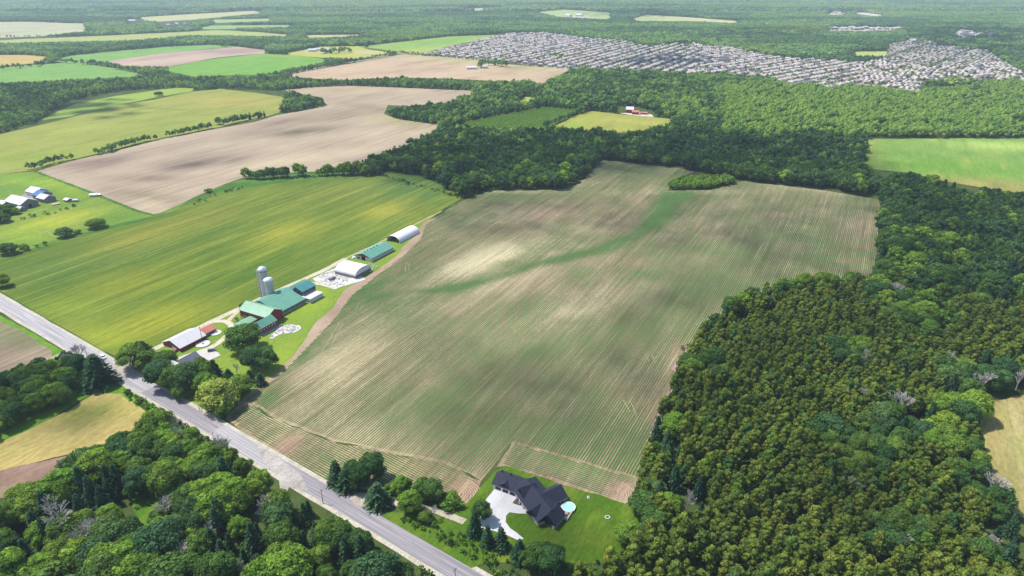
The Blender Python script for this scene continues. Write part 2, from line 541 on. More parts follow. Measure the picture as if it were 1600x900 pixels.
# ------------------------------------------------------------------ fields and clearings
CORN = [(378, 632), (388, 622), (432, 590), (482, 540), (520, 500), (548, 462), (592, 428), (630, 400), (655, 375), (664, 352), (718, 316), (765, 298), (870, 297), (905, 288), (940, 250), (1064, 263), (1085, 268), (1050, 282), (1042, 298), (1110, 297), (1160, 283), (1290, 298), (1377, 313), (1372, 380), (1364, 437), (1280, 445), (1200, 452), (1140, 480), (1090, 520), (1072, 560), (1046, 610), (1030, 660), (1008, 720), (993, 748), (800, 692), (752, 752), (690, 722), (600, 706), (520, 690), (432, 655), (395, 632)]
HEAD1 = [(378, 632), (395, 632), (432, 655), (520, 690), (600, 706), (690, 722), (752, 752), (738, 780), (700, 783), (640, 770), (575, 762), (520, 755), (470, 728), (430, 703), (395, 680), (358, 652), (362, 640)]
HEAD2 = [(800, 692), (993, 748), (990, 775), (975, 785), (860, 746), (790, 727), (778, 728)]
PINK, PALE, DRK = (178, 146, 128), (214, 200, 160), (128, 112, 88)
corn_blobs = [(530, 560, 75, 35, -30, PALE, .7), (580, 690, 90, 40, 10, PALE, .55), (800, 420, 130, 28, -18, PALE, .6), (740, 408, 70, 16, -20, (232, 222, 178), .95), (690, 640, 60, 30, -20, PALE, .45), (790, 398, 60, 9, -15, (232, 222, 178), .7), (560, 565, 60, 26, -30, (226, 214, 166), .6), (905, 478, 40, 14, -20, (226, 214, 166), .6), (900, 480, 90, 30, -20, PALE, .5),  # pale dry soil, with sunlit gaps between clouds put into the colour
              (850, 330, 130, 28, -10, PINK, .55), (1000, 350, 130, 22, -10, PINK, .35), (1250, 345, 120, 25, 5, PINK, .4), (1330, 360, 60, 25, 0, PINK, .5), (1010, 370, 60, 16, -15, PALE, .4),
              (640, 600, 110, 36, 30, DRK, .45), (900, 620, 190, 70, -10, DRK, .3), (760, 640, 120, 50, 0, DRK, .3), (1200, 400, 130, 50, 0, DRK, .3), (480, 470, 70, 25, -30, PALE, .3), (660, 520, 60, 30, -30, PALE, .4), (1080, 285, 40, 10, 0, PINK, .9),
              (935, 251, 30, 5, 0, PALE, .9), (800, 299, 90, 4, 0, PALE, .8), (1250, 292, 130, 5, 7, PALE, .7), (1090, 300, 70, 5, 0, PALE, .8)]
# green seen in the crop: (x, y, rx, ry, deg, weight)
SWALE = [(1062, 303, 22), (1040, 322, 20), (1016, 348, 17), (985, 371, 12), (940, 390, 8), (890, 402, 7), (850, 411, 6.5), (800, 426, 7), (740, 444, 6), (690, 454, 6), (640, 455, 5), (590, 463, 5), (552, 476, 7)]
def swale(P):
    best = np.full(len(P), 1e9)
    for (x0, y0, w0), (x1, y1, w1) in zip(SWALE[:-1], SWALE[1:]):
        dx, dy = x1 - x0, y1 - y0
        t = np.clip(((P[:, 0] - x0) * dx + (P[:, 1] - y0) * dy) / (dx * dx + dy * dy), 0, 1)
        w_ = w0 + (w1 - w0) * t
        d = np.hypot((P[:, 0] - x0 - dx * t) * .85, (P[:, 1] - y0 - dy * t) * 1.25) / w_
        best = np.minimum(best, d)
    W_ = from_lot(to_lot(at_np(P)) * np.array([.35, 1.0]))
    brk = np.clip(.25 + 1.5 * fbm(W_, 9, 21), 0, 1.1)
    return np.exp(-best ** 2.2 * .8) * brk * np.clip((P[:, 0] - 430) / 430, .3, 1)
GREEN = [(760, 432, 70, 12, -25, .6), (680, 458, 90, 14, -25, .45), (900, 425, 25, 22, 60, .5),
         (520, 470, 50, 9, -35, .9), (480, 545, 14, 60, 38, .7), (420, 620, 30, 16, -45, .8), (580, 450, 60, 12, -30, .5), (760, 330, 70, 24, -10, .35), (900, 300, 100, 16, 0, .4), (690, 640, 90, 50, -30, .35), (920, 560, 170, 60, -20, .30),
         (1150, 430, 160, 60, -10, .35), (1290, 380, 80, 40, 0, .25), (940, 680, 140, 40, 15, .45), (620, 345, 60, 16, -30, .5), (1000, 270, 60, 10, 5, .4)]
BARE = [(740, 412, 55, 16, -22, .8), (770, 400, 50, 12, -20, .5), (545, 560, 70, 26, -30, .42), (470, 585, 40, 16, -20, .7), (590, 690, 70, 28, 0, .4), (820, 440, 90, 16, -18, .5), (905, 480, 50, 22, -20, .4), (850, 330, 110, 20, -10, .3), (1330, 350, 60, 20, 0, .2),  # fewer plants on bare soil, also thinned to imitate sunlit patches
        (450, 695, 22, 16, -40, .95), (735, 768, 26, 22, 0, .95), (972, 768, 26, 18, 0, .95), (1060, 560, 14, 22, 0, 1.), (1035, 640, 14, 40, 15, 1.), (1085, 288, 30, 8, 0, .9), (985, 372, 40, 12, -30, .3), (1010, 300, 16, 20, -30, .3)]

psheet('farm_ground', [(355, 652), (384, 628), (470, 560), (545, 470), (600, 430), (650, 380), (670, 345), (700, 320), (560, 395), (510, 420), (380, 478), (235, 548), (195, 570), (240, 606)], .04, 'lawn', (130, 158, 60), step=6, label='bright lawn round the farm buildings',
       blobs=[(480, 470, 40, 20, -20, (166, 186, 52), .6), (430, 560, 60, 25, 0, (162, 182, 66), .6)])
psheet('bare_strip', [(352, 655), (380, 622), (425, 588), (462, 552), (490, 508), (515, 486), (540, 452), (585, 425), (620, 400), (632, 384), (652, 364), (662, 348), (676, 342), (690, 336), (700, 350), (640, 410), (560, 470), (480, 560), (420, 620), (400, 640)], .08, 'dirt', (180, 156, 132), step=4, jit=.6,
       blobs=[(672, 355, 14, 10, 0, (170, 128, 118), .9), (525, 485, 22, 12, 0, (150, 128, 115), .6), (610, 405, 16, 10, 0, (196, 160, 140), .6), (480, 520, 12, 30, 45, (206, 190, 165), .5)], label='bare earth headland strip')
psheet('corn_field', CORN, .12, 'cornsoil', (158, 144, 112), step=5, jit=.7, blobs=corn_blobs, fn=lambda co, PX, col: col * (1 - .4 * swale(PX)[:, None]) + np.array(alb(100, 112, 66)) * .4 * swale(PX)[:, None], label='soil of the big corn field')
psheet('field_margin', [(352, 655), (362, 638), (380, 630), (432, 655), (520, 690), (600, 706), (690, 722), (752, 752), (740, 786), (700, 786), (640, 776), (575, 766), (520, 762), (470, 736), (430, 712), (392, 686)], .16, 'cornsoil', (168, 148, 118), step=4, jit=1.0, label='sandy field corner beside the road',
       blobs=[(730, 768, 30, 22, 0, (168, 128, 112), .9), (440, 650, 60, 14, 20, (208, 196, 150), .7), (600, 730, 100, 20, 8, (186, 172, 128), .7), (450, 698, 20, 14, -40, (176, 138, 122), .8)])
psheet('field_margin', [(800, 691), (994, 747), (1002, 742), (994, 778), (976, 788), (858, 752), (788, 729), (776, 730)], .16, 'cornsoil', (166, 146, 120), step=3, jit=.6, label='sandy field corner beyond the house garden',
       blobs=[(880, 722, 80, 14, 16, (172, 162, 116), .7), (968, 768, 30, 20, 0, (176, 136, 124), .9), (860, 746, 60, 6, 16, (160, 124, 110), .8)])
psheet('bare_strip', [(1076, 538), (1064, 556), (1048, 576), (1056, 582), (1072, 566)], .18, 'dirt', (196, 158, 152), step=3)
psheet('bare_strip', [(1052, 604), (1040, 622), (1022, 660), (1010, 690), (1030, 690), (1040, 660)], .18, 'dirt', (200, 164, 156), step=3)
psheet('wheat_field', [(-70, 420), (0, 404), (60, 385), (130, 365), (190, 350), (245, 335), (300, 312), (345, 297), (420, 285), (500, 277), (555, 271), (605, 268), (655, 275), (690, 290), (722, 310), (700, 322), (650, 350), (560, 393), (510, 419), (450, 446), (380, 478), (330, 500), (235, 545), (190, 560), (160, 548), (120, 524), (60, 490), (0, 455), (-70, 414)], .10, 'wheat', (100, 122, 46), step=8,
       label='streaky green wheat field left of the farm lane',
       blobs=[(640, 290, 90, 24, 5, (78, 120, 66), .8), (560, 300, 60, 14, -10, (150, 148, 70), .4), (600, 330, 45, 14, -8, (178, 172, 72), .9), (440, 365, 60, 16, -15, (176, 172, 62), .85), (500, 300, 60, 12, -15, (150, 150, 70), .35), (190, 380, 70, 12, -12, (168, 158, 66), .7), (300, 345, 80, 12, -15, (164, 152, 68), .5),
              (220, 440, 110, 24, -12, (160, 160, 52), .6), (100, 480, 80, 18, 0, (148, 164, 56), .6), (250, 500, 100, 26, -15, (178, 176, 52), .75), (160, 530, 60, 20, 10, (164, 178, 54), .6), (130, 410, 120, 16, -10, (104, 128, 62), .6), (360, 420, 130, 22, -20, (96, 126, 38), .7), (560, 370, 80, 16, -25, (96, 132, 50), .6), (330, 300, 90, 10, -10, (90, 130, 60), .5)])
psheet('tilled_field', [(56, 268), (110, 252), (180, 236), (260, 216), (345, 200), (400, 190), (432, 180), (480, 172), (512, 165), (500, 152), (440, 141), (480, 137), (540, 134), (600, 136), (650, 138), (742, 142), (735, 152), (700, 160), (640, 166), (606, 164), (600, 178), (620, 186), (690, 196), (672, 208), (640, 226), (598, 240), (560, 256), (500, 268), (440, 270), (390, 274), (350, 288), (300, 310), (262, 330), (240, 335), (215, 328), (140, 298)], .06, 'soil', (184, 166, 142), step=12,
       label='tan tilled field with dark damp patches',
       blobs=[(150, 256, 60, 9, -10, (124, 104, 96), 1.), (300, 256, 60, 8, -8, (104, 88, 84), 1.), (370, 252, 50, 7, -8, (110, 96, 90), .9), (225, 278, 60, 6, 0, (132, 112, 96), .9), (230, 306, 70, 8, 8, (136, 124, 96), .8), (470, 205, 70, 7, -5, (96, 90, 74), 1.), (440, 190, 50, 5, -10, (140, 118, 104), .8), (590, 170, 70, 5, 8, (138, 126, 98), .6), (520, 185, 90, 6, -6, (140, 128, 104), .5), (420, 178, 30, 5, -12, (160, 160, 90), .5), (620, 190, 50, 8, 10, (172, 168, 110), .7),
              (460, 250, 100, 8, -8, (212, 196, 160), .7), (600, 210, 60, 8, -6, (214, 196, 160), .6), (540, 142, 90, 6, 0, (186, 166, 124), .6), (620, 142, 70, 4, 3, (200, 180, 150), .5), (240, 322, 40, 8, 20, (200, 184, 150), .6), (130, 292, 30, 8, 30, (206, 188, 162), .5), (360, 222, 80, 5, -12, (200, 188, 150), .4)])
psheet('hay_field', [(-80, 232), (0, 210), (60, 196), (110, 184), (190, 163), (240, 156), (300, 143), (345, 139), (400, 145), (445, 152), (436, 176), (395, 188), (345, 198), (260, 214), (180, 233), (110, 250), (54, 266), (0, 272), (-80, 284)], .06, 'hay', (154, 160, 78), step=12, label='yellow green hay field with a thin dark track',
       blobs=[(360, 158, 70, 9, 0, (184, 168, 88), .8), (100, 205, 120, 8, -10, (172, 178, 84), .5), (60, 245, 100, 10, -5, (148, 170, 66), .6), (270, 200, 60, 6, -10, (140, 160, 66), .5)])
psheet('pasture', [(-80, 284), (0, 272), (54, 268), (140, 300), (215, 330), (243, 336), (190, 350), (130, 366), (60, 386), (0, 405), (-80, 424)], .08, 'hay', (116, 148, 58), step=6, label='mown pasture round the old grey barns',
       blobs=[(100, 340, 60, 9, -12, (186, 188, 62), .9), (70, 352, 60, 8, -12, (180, 190, 62), .7), (40, 370, 60, 8, 0, (150, 178, 60), .6), (60, 285, 60, 8, 5, (148, 186, 60), .8), (20, 300, 50, 8, 0, (104, 150, 60), .6), (180, 340, 50, 8, 0, (98, 142, 52), .6), (110, 300, 40, 8, 20, (140, 168, 52), .7)])
psheet('grass_strip', [(245, 338), (262, 328), (300, 312), (346, 290), (392, 277), (440, 273), (500, 271), (556, 262), (560, 272), (500, 280), (420, 288), (345, 299), (300, 315), (252, 337), (190, 354), (130, 368), (60, 388), (50, 384), (130, 364), (190, 348)], .14, 'rough', (78, 122, 48), step=5, jit=.8, label='rough green ditch bank between fields')
psheet('meadow_strip', [(60, 188), (118, 162), (180, 150), (272, 137), (305, 138), (298, 143), (240, 153), (185, 164), (110, 182)], .08, 'hay', (150, 178, 76), step=14)
FARF = [  # name, polygon, material, colour, blobs, label
    ('orange_field', [(-80, 86), (40, 86), (76, 89), (75, 97), (30, 101), (-80, 108)], 'hay', (206, 178, 108), [], 'small straw coloured field far left'),
    ('green_field', [(-80, 110), (90, 99), (112, 97), (160, 104), (188, 108), (236, 117), (200, 121), (130, 124), (0, 131), (-80, 136)], 'hay', (122, 172, 86), [], 'green field far left'),
    ('green_field', [(76, 96), (110, 87), (190, 79), (260, 73), (330, 70), (374, 73), (330, 76), (250, 84), (165, 96), (168, 100), (110, 98)], 'hay', (124, 172, 88), [], 'green strip above the pink brown field'),
    ('brown_field', [(165, 96), (250, 84), (330, 77), (372, 73), (420, 79), (412, 84), (340, 90), (258, 105), (216, 106), (172, 101)], 'soil', (200, 172, 154), [(350, 80, 50, 4, 0, (160, 138, 130), .8)], 'pink brown tilled field'),
    ('green_field', [(254, 106), (340, 91), (412, 84), (470, 87), (512, 93), (505, 99), (440, 111), (415, 117), (300, 120), (262, 112)], 'hay', (116, 172, 66), [(440, 88, 60, 4, 0, (146, 176, 80), .6)], 'bright green field'),
    ('olive_field', [(-80, 66), (0, 63), (130, 57), (180, 55), (340, 47), (402, 50), (470, 56), (440, 58), (300, 56), (230, 62), (180, 65), (80, 67), (-80, 70)], 'hay', (176, 186, 110), [], 'narrow olive field'),
    ('tan_field', [(-80, 35), (40, 34), (132, 37), (136, 50), (60, 57), (-80, 62)], 'soil', (190, 194, 150), [], 'pale field far left'),
    ('tan_field', [(218, 27), (300, 22), (395, 17), (412, 20), (300, 31), (245, 34), (226, 32)], 'hay', (200, 196, 140), [], 'pale far field'),
    ('green_field', [(300, 45), (330, 40), (450, 39), (452, 43), (330, 46)], 'hay', (150, 182, 108), [], None),
    ('green_field', [(330, 31), (420, 29), (424, 33), (336, 36)], 'hay', (160, 190, 110), [], None),
    ('farm_field', [(448, 83), (470, 79), (500, 73), (560, 72), (580, 78), (612, 82), (604, 88), (540, 93), (450, 86)], 'hay', (188, 190, 86), [(480, 77, 40, 4, 0, (206, 200, 176), .7), (575, 82, 20, 3, 0, (212, 196, 180), .8)], 'yellow field round the far white farm'),
    ('tan_field', [(478, 55), (560, 54), (572, 57), (540, 59), (480, 61)], 'hay', (206, 196, 140), [], None),
    ('brown_field', [(440, 119), (480, 111), (530, 102), (620, 87), (642, 84), (700, 86), (745, 93), (770, 99), (880, 107), (894, 112), (878, 120), (850, 131), (800, 128), (700, 123), (600, 122), (540, 125), (470, 122)], 'soil', (204, 178, 146), [(700, 92, 80, 5, 5, (182, 182, 120), .8), (820, 108, 60, 4, 5, (178, 176, 110), .7), (640, 105, 80, 5, 0, (206, 172, 140), .5)], 'wide tan brown field before the housing estate'),
    ('green_field', [(560, 73), (640, 64), (700, 57), (784, 54), (785, 58), (720, 68), (660, 84), (622, 84), (600, 78)], 'hay', (150, 182, 84), [(680, 66, 50, 3, -8, (112, 170, 84), .8), (650, 80, 40, 3, -8, (206, 200, 110), .7)], 'long green field at the edge of the estate'),
    ('green_field', [(840, 19), (880, 15), (955, 20), (952, 30), (920, 29), (870, 26)], 'hay', (176, 196, 122), [(905, 26, 20, 3, 0, (206, 200, 190), .8)], None),
    ('tan_field', [(985, 31), (1010, 23), (1090, 28), (1165, 34), (1140, 36), (1080, 33), (1000, 33)], 'hay', (212, 206, 150), [(1010, 30, 40, 3, 0, (156, 190, 110), .8)], None),
    ('green_field', [(726, 14), (780, 11), (786, 14), (735, 17)], 'hay', (190, 206, 130), [], None),
    ('green_field', [(1330, 81), (1400, 80), (1398, 88), (1340, 89)], 'hay', (186, 200, 110), [], None),
    ('green_field', [(1343, 262), (1350, 236), (1355, 217), (1480, 216), (1600, 216), (1760, 216), (1780, 310), (1600, 304), (1480, 284), (1420, 270)], 'hay', (126, 164, 78), [(1480, 262, 200, 14, 4, (112, 160, 56), .8), (1540, 292, 110, 12, 4, (190, 172, 100), .9), (1560, 228, 90, 7, 3, (196, 220, 120), .7), (1362, 240, 10, 30, 0, (168, 172, 84), .6)], 'bright green field at the right'),
    ('meadow', [(856, 203), (885, 186), (918, 173), (1000, 182), (1064, 187), (1040, 198), (1000, 208), (920, 206)], 'hay', (166, 168, 80), [(900, 195, 30, 6, -20, (150, 180, 66), .7), (985, 190, 50, 3, 5, (206, 196, 110), .5)], 'yellow green meadow by the red barn'),
    ('plantation_ground', [(690, 198), (760, 186), (850, 169), (914, 173), (880, 187), (852, 204), (760, 204)], 'rough', (126, 176, 74), [], None),
    ('glade', [(800, 160), (820, 152), (852, 149), (850, 153), (818, 161)], 'hay', (176, 190, 86), [], None),
    ('glade', [(702, 186), (735, 181), (736, 184), (706, 190)], 'hay', (190, 200, 90), [], None),
    ('tan_field', [(1528, 630), (1600, 618), (1760, 614), (1800, 850), (1640, 822), (1586, 806), (1550, 748), (1534, 676)], 'hay', (176, 160, 104), [(1590, 680, 18, 60, -10, (204, 188, 140), .7), (1600, 700, 20, 30, 0, (150, 160, 84), .5)], 'tan hay stubble at the right edge'),
    ('tilled_field', [(-80, 520), (-60, 470), (0, 502), (45, 524), (82, 549), (80, 560), (40, 572), (0, 584), (-80, 606)], 'soil', (150, 134, 112), [(20, 525, 50, 20, 20, (118, 130, 84), .8), (60, 560, 50, 10, 0, (170, 146, 124), .6)], 'small brown field across the road'),
    ('lawn_clearing', [(-80, 460), (0, 492), (60, 526), (100, 550), (140, 570), (200, 604), (240, 632), (265, 652), (240, 664), (200, 640), (150, 612), (0, 700), (-80, 720), (-80, 600)], 'lawn', (106, 154, 46), [(185, 600, 40, 14, 20, (96, 140, 44), .8), (230, 640, 30, 18, 30, (120, 190, 50), .8)], 'mown verge and lawn across the road'),
    ('hay_stubble', [(-80, 720), (0, 692), (60, 664), (110, 640), (150, 614), (190, 616), (218, 636), (236, 650), (205, 674), (150, 700), (60, 722), (0, 736), (-80, 752)], 'hay', (198, 176, 110), [(140, 645, 60, 18, -10, (146, 150, 70), .9), (60, 715, 100, 8, -10, (206, 180, 118), .6)], 'curved tan hay stubble field across the road'),
    ('bare_earth', [(-80, 752), (0, 736), (60, 723), (150, 700), (150, 706), (95, 745), (60, 765), (-80, 800)], 'dirt', (148, 120, 104), [(40, 770, 60, 12, -8, (132, 138, 78), .7)], 'dark bare earth strip'),
    ('garden_lawn', [(690, 806), (730, 786), (772, 738), (790, 728), (860, 750), (976, 787), (1010, 800), (1010, 850), (940, 880), (850, 880), (760, 880), (700, 900), (580, 812), (600, 800)], 'lawn', (84, 118, 30), [(900, 840, 60, 20, 0, (104, 122, 38), .7), (760, 750, 10, 40, 35, (96, 136, 38), .6), (830, 730, 60, 8, 16, (92, 134, 36), .6), (650, 820, 60, 30, 30, (96, 128, 44), .7)], 'green garden lawn round the modern house'),
    ('side_clearing', [(205, 782), (240, 756), (262, 780), (250, 830), (225, 850)], 'lawn', (84, 128, 38), [], None),
]
for i, (nm, poly, mt, col, bl, lab) in enumerate(FARF):
    far = min(y for x, y in poly) < 130
    psheet(nm, poly, .24 + .03 * (i % 5) if far else .20 + .008 * (i % 5), mt, col, blobs=bl, step=(40 if far else (14 if min(y for x, y in poly) < 260 else 4)), jit=(5 if far else 1.2 if min(y for x, y in poly) < 260 else .5), label=lab)
VIL = [(663, 87), (700, 76), (760, 62), (800, 53), (850, 53), (905, 60), (975, 66), (1010, 75), (1060, 70), (1080, 68), (1100, 74), (1140, 76), (1200, 90), (1240, 94), (1330, 99), (1345, 101), (1385, 93), (1388, 72), (1415, 66), (1462, 66), (1465, 74), (1540, 80), (1570, 100), (1604, 118), (1640, 130), (1560, 128), (1490, 122), (1440, 128), (1434, 150), (1400, 140), (1345, 132), (1300, 141), (1260, 132), (1240, 134), (1200, 122), (1180, 122), (1140, 116), (1100, 118), (1010, 112), (930, 110), (880, 108), (800, 97), (740, 92)]
psheet('settlement_ground', [(1288, 49), (1300, 43), (1350, 42), (1402, 43), (1408, 48), (1350, 50)], .44, 'village', (196, 194, 176), step=30, jit=6, label='pale yards of the ridge settlement')
for pl_ in ([(1490, 53), (1500, 46), (1520, 48), (1532, 56), (1508, 61)], [(1540, 57), (1546, 52), (1556, 55), (1550, 61)], [(1330, 20), (1350, 19.5), (1378, 23), (1374, 26), (1345, 23)], [(1292, 20), (1322, 20), (1322, 23), (1294, 23)]):
    psheet('settlement_ground', pl_, .44, 'village', (212, 204, 186), step=40, jit=5)
psheet('estate_ground', VIL, .42, 'village', (190, 186, 170), label='pale streets and yards of the housing estate', step=30,
       blobs=[(870, 90, 20, 3, 0, (170, 190, 100), .8), (1410, 112, 40, 4, 0, (200, 200, 110), .8), (1060, 95, 60, 8, 0, (170, 160, 160), .3)])

CLEAR = [CORN, HEAD1, HEAD2, VIL] + [f_[1] for f_ in FARF if f_[0] not in ('plantation_ground',)]
CLEAR += [[(1288, 49), (1300, 43), (1350, 42), (1402, 43), (1408, 48), (1350, 50)], [(1490, 53), (1500, 46), (1520, 48), (1532, 56), (1508, 61)], [(1540, 57), (1546, 52), (1556, 55), (1550, 61)], [(1330, 20), (1350, 19.5), (1378, 23), (1374, 26), (1345, 23)], [(1292, 20), (1322, 20), (1322, 23), (1294, 23)], [(1522, 622), (1600, 612), (1760, 612), (1800, 850), (1640, 830), (1584, 812), (1546, 750), (1528, 680)], [(962, 166), (1000, 168), (1026, 176), (1024, 186), (960, 182)], [(250, 36), (298, 35), (298, 42), (250, 43)], [(198, 30), (216, 30), (216, 38), (198, 38)],
    [(56, 268), (110, 252), (180, 236), (260, 216), (345, 200), (400, 190), (440, 178), (512, 165), (500, 152), (440, 141), (480, 137), (540, 134), (600, 136), (650, 138), (742, 142), (735, 152), (700, 160), (640, 166), (606, 164), (600, 178), (620, 186), (690, 196), (672, 208), (640, 226), (598, 240), (560, 256), (500, 268), (440, 270), (390, 274), (240, 335)],
    [(-80, 232), (0, 210), (60, 196), (110, 184), (190, 163), (240, 156), (300, 143), (345, 139), (400, 145), (445, 152), (436, 176), (345, 198), (180, 233), (54, 266), (-80, 284)],
    [(-70, 420), (130, 365), (245, 335), (345, 297), (420, 285), (500, 277), (605, 268), (655, 275), (690, 290), (722, 310), (650, 350), (510, 419), (380, 478), (235, 545), (160, 548), (0, 455)],
    [(60, 188), (118, 162), (180, 150), (272, 137), (305, 138), (298, 143), (240, 153), (185, 164), (110, 182)],
    [(690, 198), (760, 186), (850, 169), (914, 173), (880, 187), (852, 204), (760, 204)]]

# ------------------------------------------------------------------ roads and lanes
def road_piece(name, x0, x1, mat, label, width=9.6, z=.26):
    """stretch of the straight road between two photo columns, built in its own frame so that wheel tracks run along it"""
    a = np.array(at(x0, 472 + .5896 * x0)); b = np.array(at(x1, 472 + .5896 * x1))
    d = b - a
    L = float(np.linalg.norm(d)); ang = math.atan2(d[1], d[0])
    mb = MB(); k = max(2, int(L / 12))
    vs = [(L * i / k, s_ * width / 2 + rnd.uniform(-.06, .06), 0) for s_ in (-1, 1) for i in range(k + 1)]
    mb.add(vs, [(i, i + 1, k + 2 + i, k + 1 + i) for i in range(k)])
    o = mb.build(name, mat)
    o.location = (a[0], a[1], z); o.rotation_euler = (0, 0, ang)
    return setp(o, label, kind='structure')
ra, rb = np.array(at(-400, 472 - .5896 * 400)), np.array(at(1000, 472 + 589.6))
ribbon('road_shoulder', [ra, rb], 13.6, .22, 'gravel', (206, 198, 178), px=False, wvar=.03, label='pale gravel shoulders of the road')
road_piece('road', -400, 232, M['asphalt_old'], 'pale weathered asphalt road')
road_piece('road', 232, 338, M['asphalt_new'], 'darker resurfaced stretch of the road', 9.2)
road_piece('road', 338, 430, M['asphalt_old'], 'pale worn stretch of the road')
road_piece('road', 430, 1000, M['asphalt_new'], 'smooth grey stretch of the road', 9.0)
psheet('junction', [(400, 694), (432, 712), (470, 742), (482, 768), (452, 762), (446, 776), (430, 800), (404, 812), (428, 786), (438, 768), (436, 750), (424, 736), (412, 722)], .30, 'gravel', (186, 178, 172), label='gravel mouth of the side road', step=5)
ribbon('side_road', [(440, 768), (424, 788), (405, 806)], 6, .28, 'gravel', (190, 182, 168))
ribbon('farm_lane', [(190, 566), (235, 549), (262, 536), (330, 503), (380, 480), (440, 452), (510, 421), (540, 404)], 5.2, .22, 'gravel', (216, 206, 176), wvar=.05, label='pale straight farm lane beside the wheat')
ribbon('farm_lane', [(540, 404), (600, 376), (650, 350), (690, 330)], 2.4, .20, 'gravel', (186, 180, 116), wvar=.15)
psheet('lane_mouth', [(178, 560), (200, 560), (212, 568), (196, 580), (208, 588), (200, 590), (176, 574)], .27, 'gravel', (196, 186, 168), step=4)
ribbon('driveway', [(214, 592), (232, 582), (252, 572), (275, 562), (300, 554), (330, 545), (350, 530), (362, 518), (364, 508), (352, 500), (338, 500), (322, 506)], 4.4, .24, 'gravel', (222, 212, 184), wvar=.06, label='pale curving farmyard drive')
ribbon('driveway', [(356, 502), (366, 492), (378, 482), (384, 477)], 3.2, .23, 'gravel', (214, 206, 178), wvar=.06)
psheet('farmyard_slab', [(285, 556), (330, 545), (342, 552), (345, 556), (322, 566), (300, 570)], .28, 'paving', (214, 210, 204), step=4, label='white concrete apron behind the farmhouse')
psheet('rubble_yard', [(488, 436), (512, 424), (535, 415), (560, 430), (572, 436), (560, 441), (536, 448), (528, 450), (500, 443)], .26, 'rubble', (222, 220, 212), step=2, jit=.4, label='white concrete rubble yard beside the arched barn')
psheet('rubble_yard', [(436, 512), (452, 507), (468, 509), (470, 515), (456, 521), (440, 522), (426, 530), (420, 529)], .26, 'rubble', (226, 224, 216), step=2, jit=.4, label='pale stones spread below the red barn')
psheet('yard_path', [(488, 441), (500, 440), (530, 450), (524, 453), (500, 446), (488, 446)], .28, 'gravel', (222, 214, 196))
ribbon('driveway', [(548, 772), (575, 778), (610, 786), (650, 792), (690, 800), (726, 816)], 3.6, .25, 'gravel', (200, 190, 168), wvar=.08, label='narrow gravel lane behind the roadside trees')
psheet('lane_mouth', [(536, 768), (560, 770), (580, 776), (572, 792), (556, 790)], .27, 'gravel', (190, 180, 164), step=4)
psheet('house_drive', [(774, 763), (809, 773), (806, 788), (818, 792), (829, 796), (828, 803), (810, 803), (796, 801), (791, 806), (790, 816), (797, 826), (806, 832), (818, 842), (812, 846), (795, 838), (772, 830), (752, 826), (750, 800), (752, 790)], .27, 'paving', (230, 228, 228), step=2.5, blobs=[(790, 785, 8, 14, 20, (188, 184, 180), .6), (800, 800, 10, 8, 0, (222, 220, 216), .5), (770, 800, 6, 20, 30, (182, 180, 178), .5)], label='white concrete turning area of the modern house')
ribbon('track', [(98, 552), (84, 560), (60, 568)], 3, .24, 'gravel', (200, 186, 160))
psheet('lane_mouth', [(92, 560), (104, 549), (118, 546), (116, 556), (100, 560)], .25, 'gravel', (202, 188, 164), step=4)
ribbon('track', [(142, 580), (128, 590), (110, 602)], 2.4, .24, 'gravel', (190, 180, 140))
for a_, b_ in (((150, 166), (300, 172)), ((130, 190), (235, 175)), ((300, 172), (400, 168))):
    ribbon('track', [a_, b_], 3.5, .10, 'rough', (112, 134, 62))
ribbon('field_edge', [(55, 268), (140, 300), (215, 330), (243, 337)], 4, .16, 'rough', (76, 120, 48), wvar=.2)
ribbon('track', [(58, 352), (70, 360), (86, 370)], 1.3, .14, 'rough', (150, 168, 104))
ribbon('track', [(135, 317), (150, 322), (156, 326), (120, 334), (80, 346)], 1.2, .14, 'rough', (140, 158, 84))
ribbon('country_road', [(440, 118), (530, 100), (640, 84), (700, 88), (780, 96), (890, 109)], 9, .5, 'gravel', (196, 190, 176), label='far road past the brown field')
ribbon('country_road', [(1456, 54), (1468, 48), (1472, 42), (1467, 32)], 16, .5, 'gravel', (216, 208, 196))
ribbon('country_road', [(400, 58), (470, 52), (560, 54)], 8, .5, 'gravel', (200, 194, 176))
ribbon('country_road', [(1340, 21), (1372, 25)], 40, .5, 'gravel', (216, 206, 192))
# wheel tracks pressed into the crop
for pts in ([(530, 505), (512, 535), (498, 560), (490, 578)], [(536, 506), (520, 536), (508, 558), (500, 576)], [(974, 625), (980, 634), (984, 644)], [(984, 626), (990, 636), (994, 648)], [(1008, 553), (1014, 564)], [(1018, 554), (1024, 567)],
            [(636, 411), (632, 420), (634, 424)], [(640, 411), (638, 418), (640, 424)], [(1052, 497), (1072, 489)], [(556, 483), (560, 474), (566, 470)], [(563, 483), (566, 476), (572, 470)]):
    ribbon('wheel_track', pts, .6, .19, 'dirt', (192, 182, 142), wvar=.3)
# curved cultivator passes in the two bare field corners
for (cx_, cy_), a0, a1, nn in (((716, 772), -100, 95, 8), ((958, 770), -95, 85, 7)):
    c0 = to_lot(at_np([(cx_, cy_)]))[0]
    for k in range(nn):
        rr_ = 2.6 + k * 1.25
        an = np.radians(np.linspace(a0, a1, 16)) + math.radians(-90)
        L_ = np.stack([c0[0] + .9 * rr_ * np.cos(an), c0[1] + rr_ * np.sin(an)], 1)
        ribbon('furrow', from_lot(L_), .42, .20 + .002 * k, 'dirt', (206, 186, 152), px=False, wvar=.25)

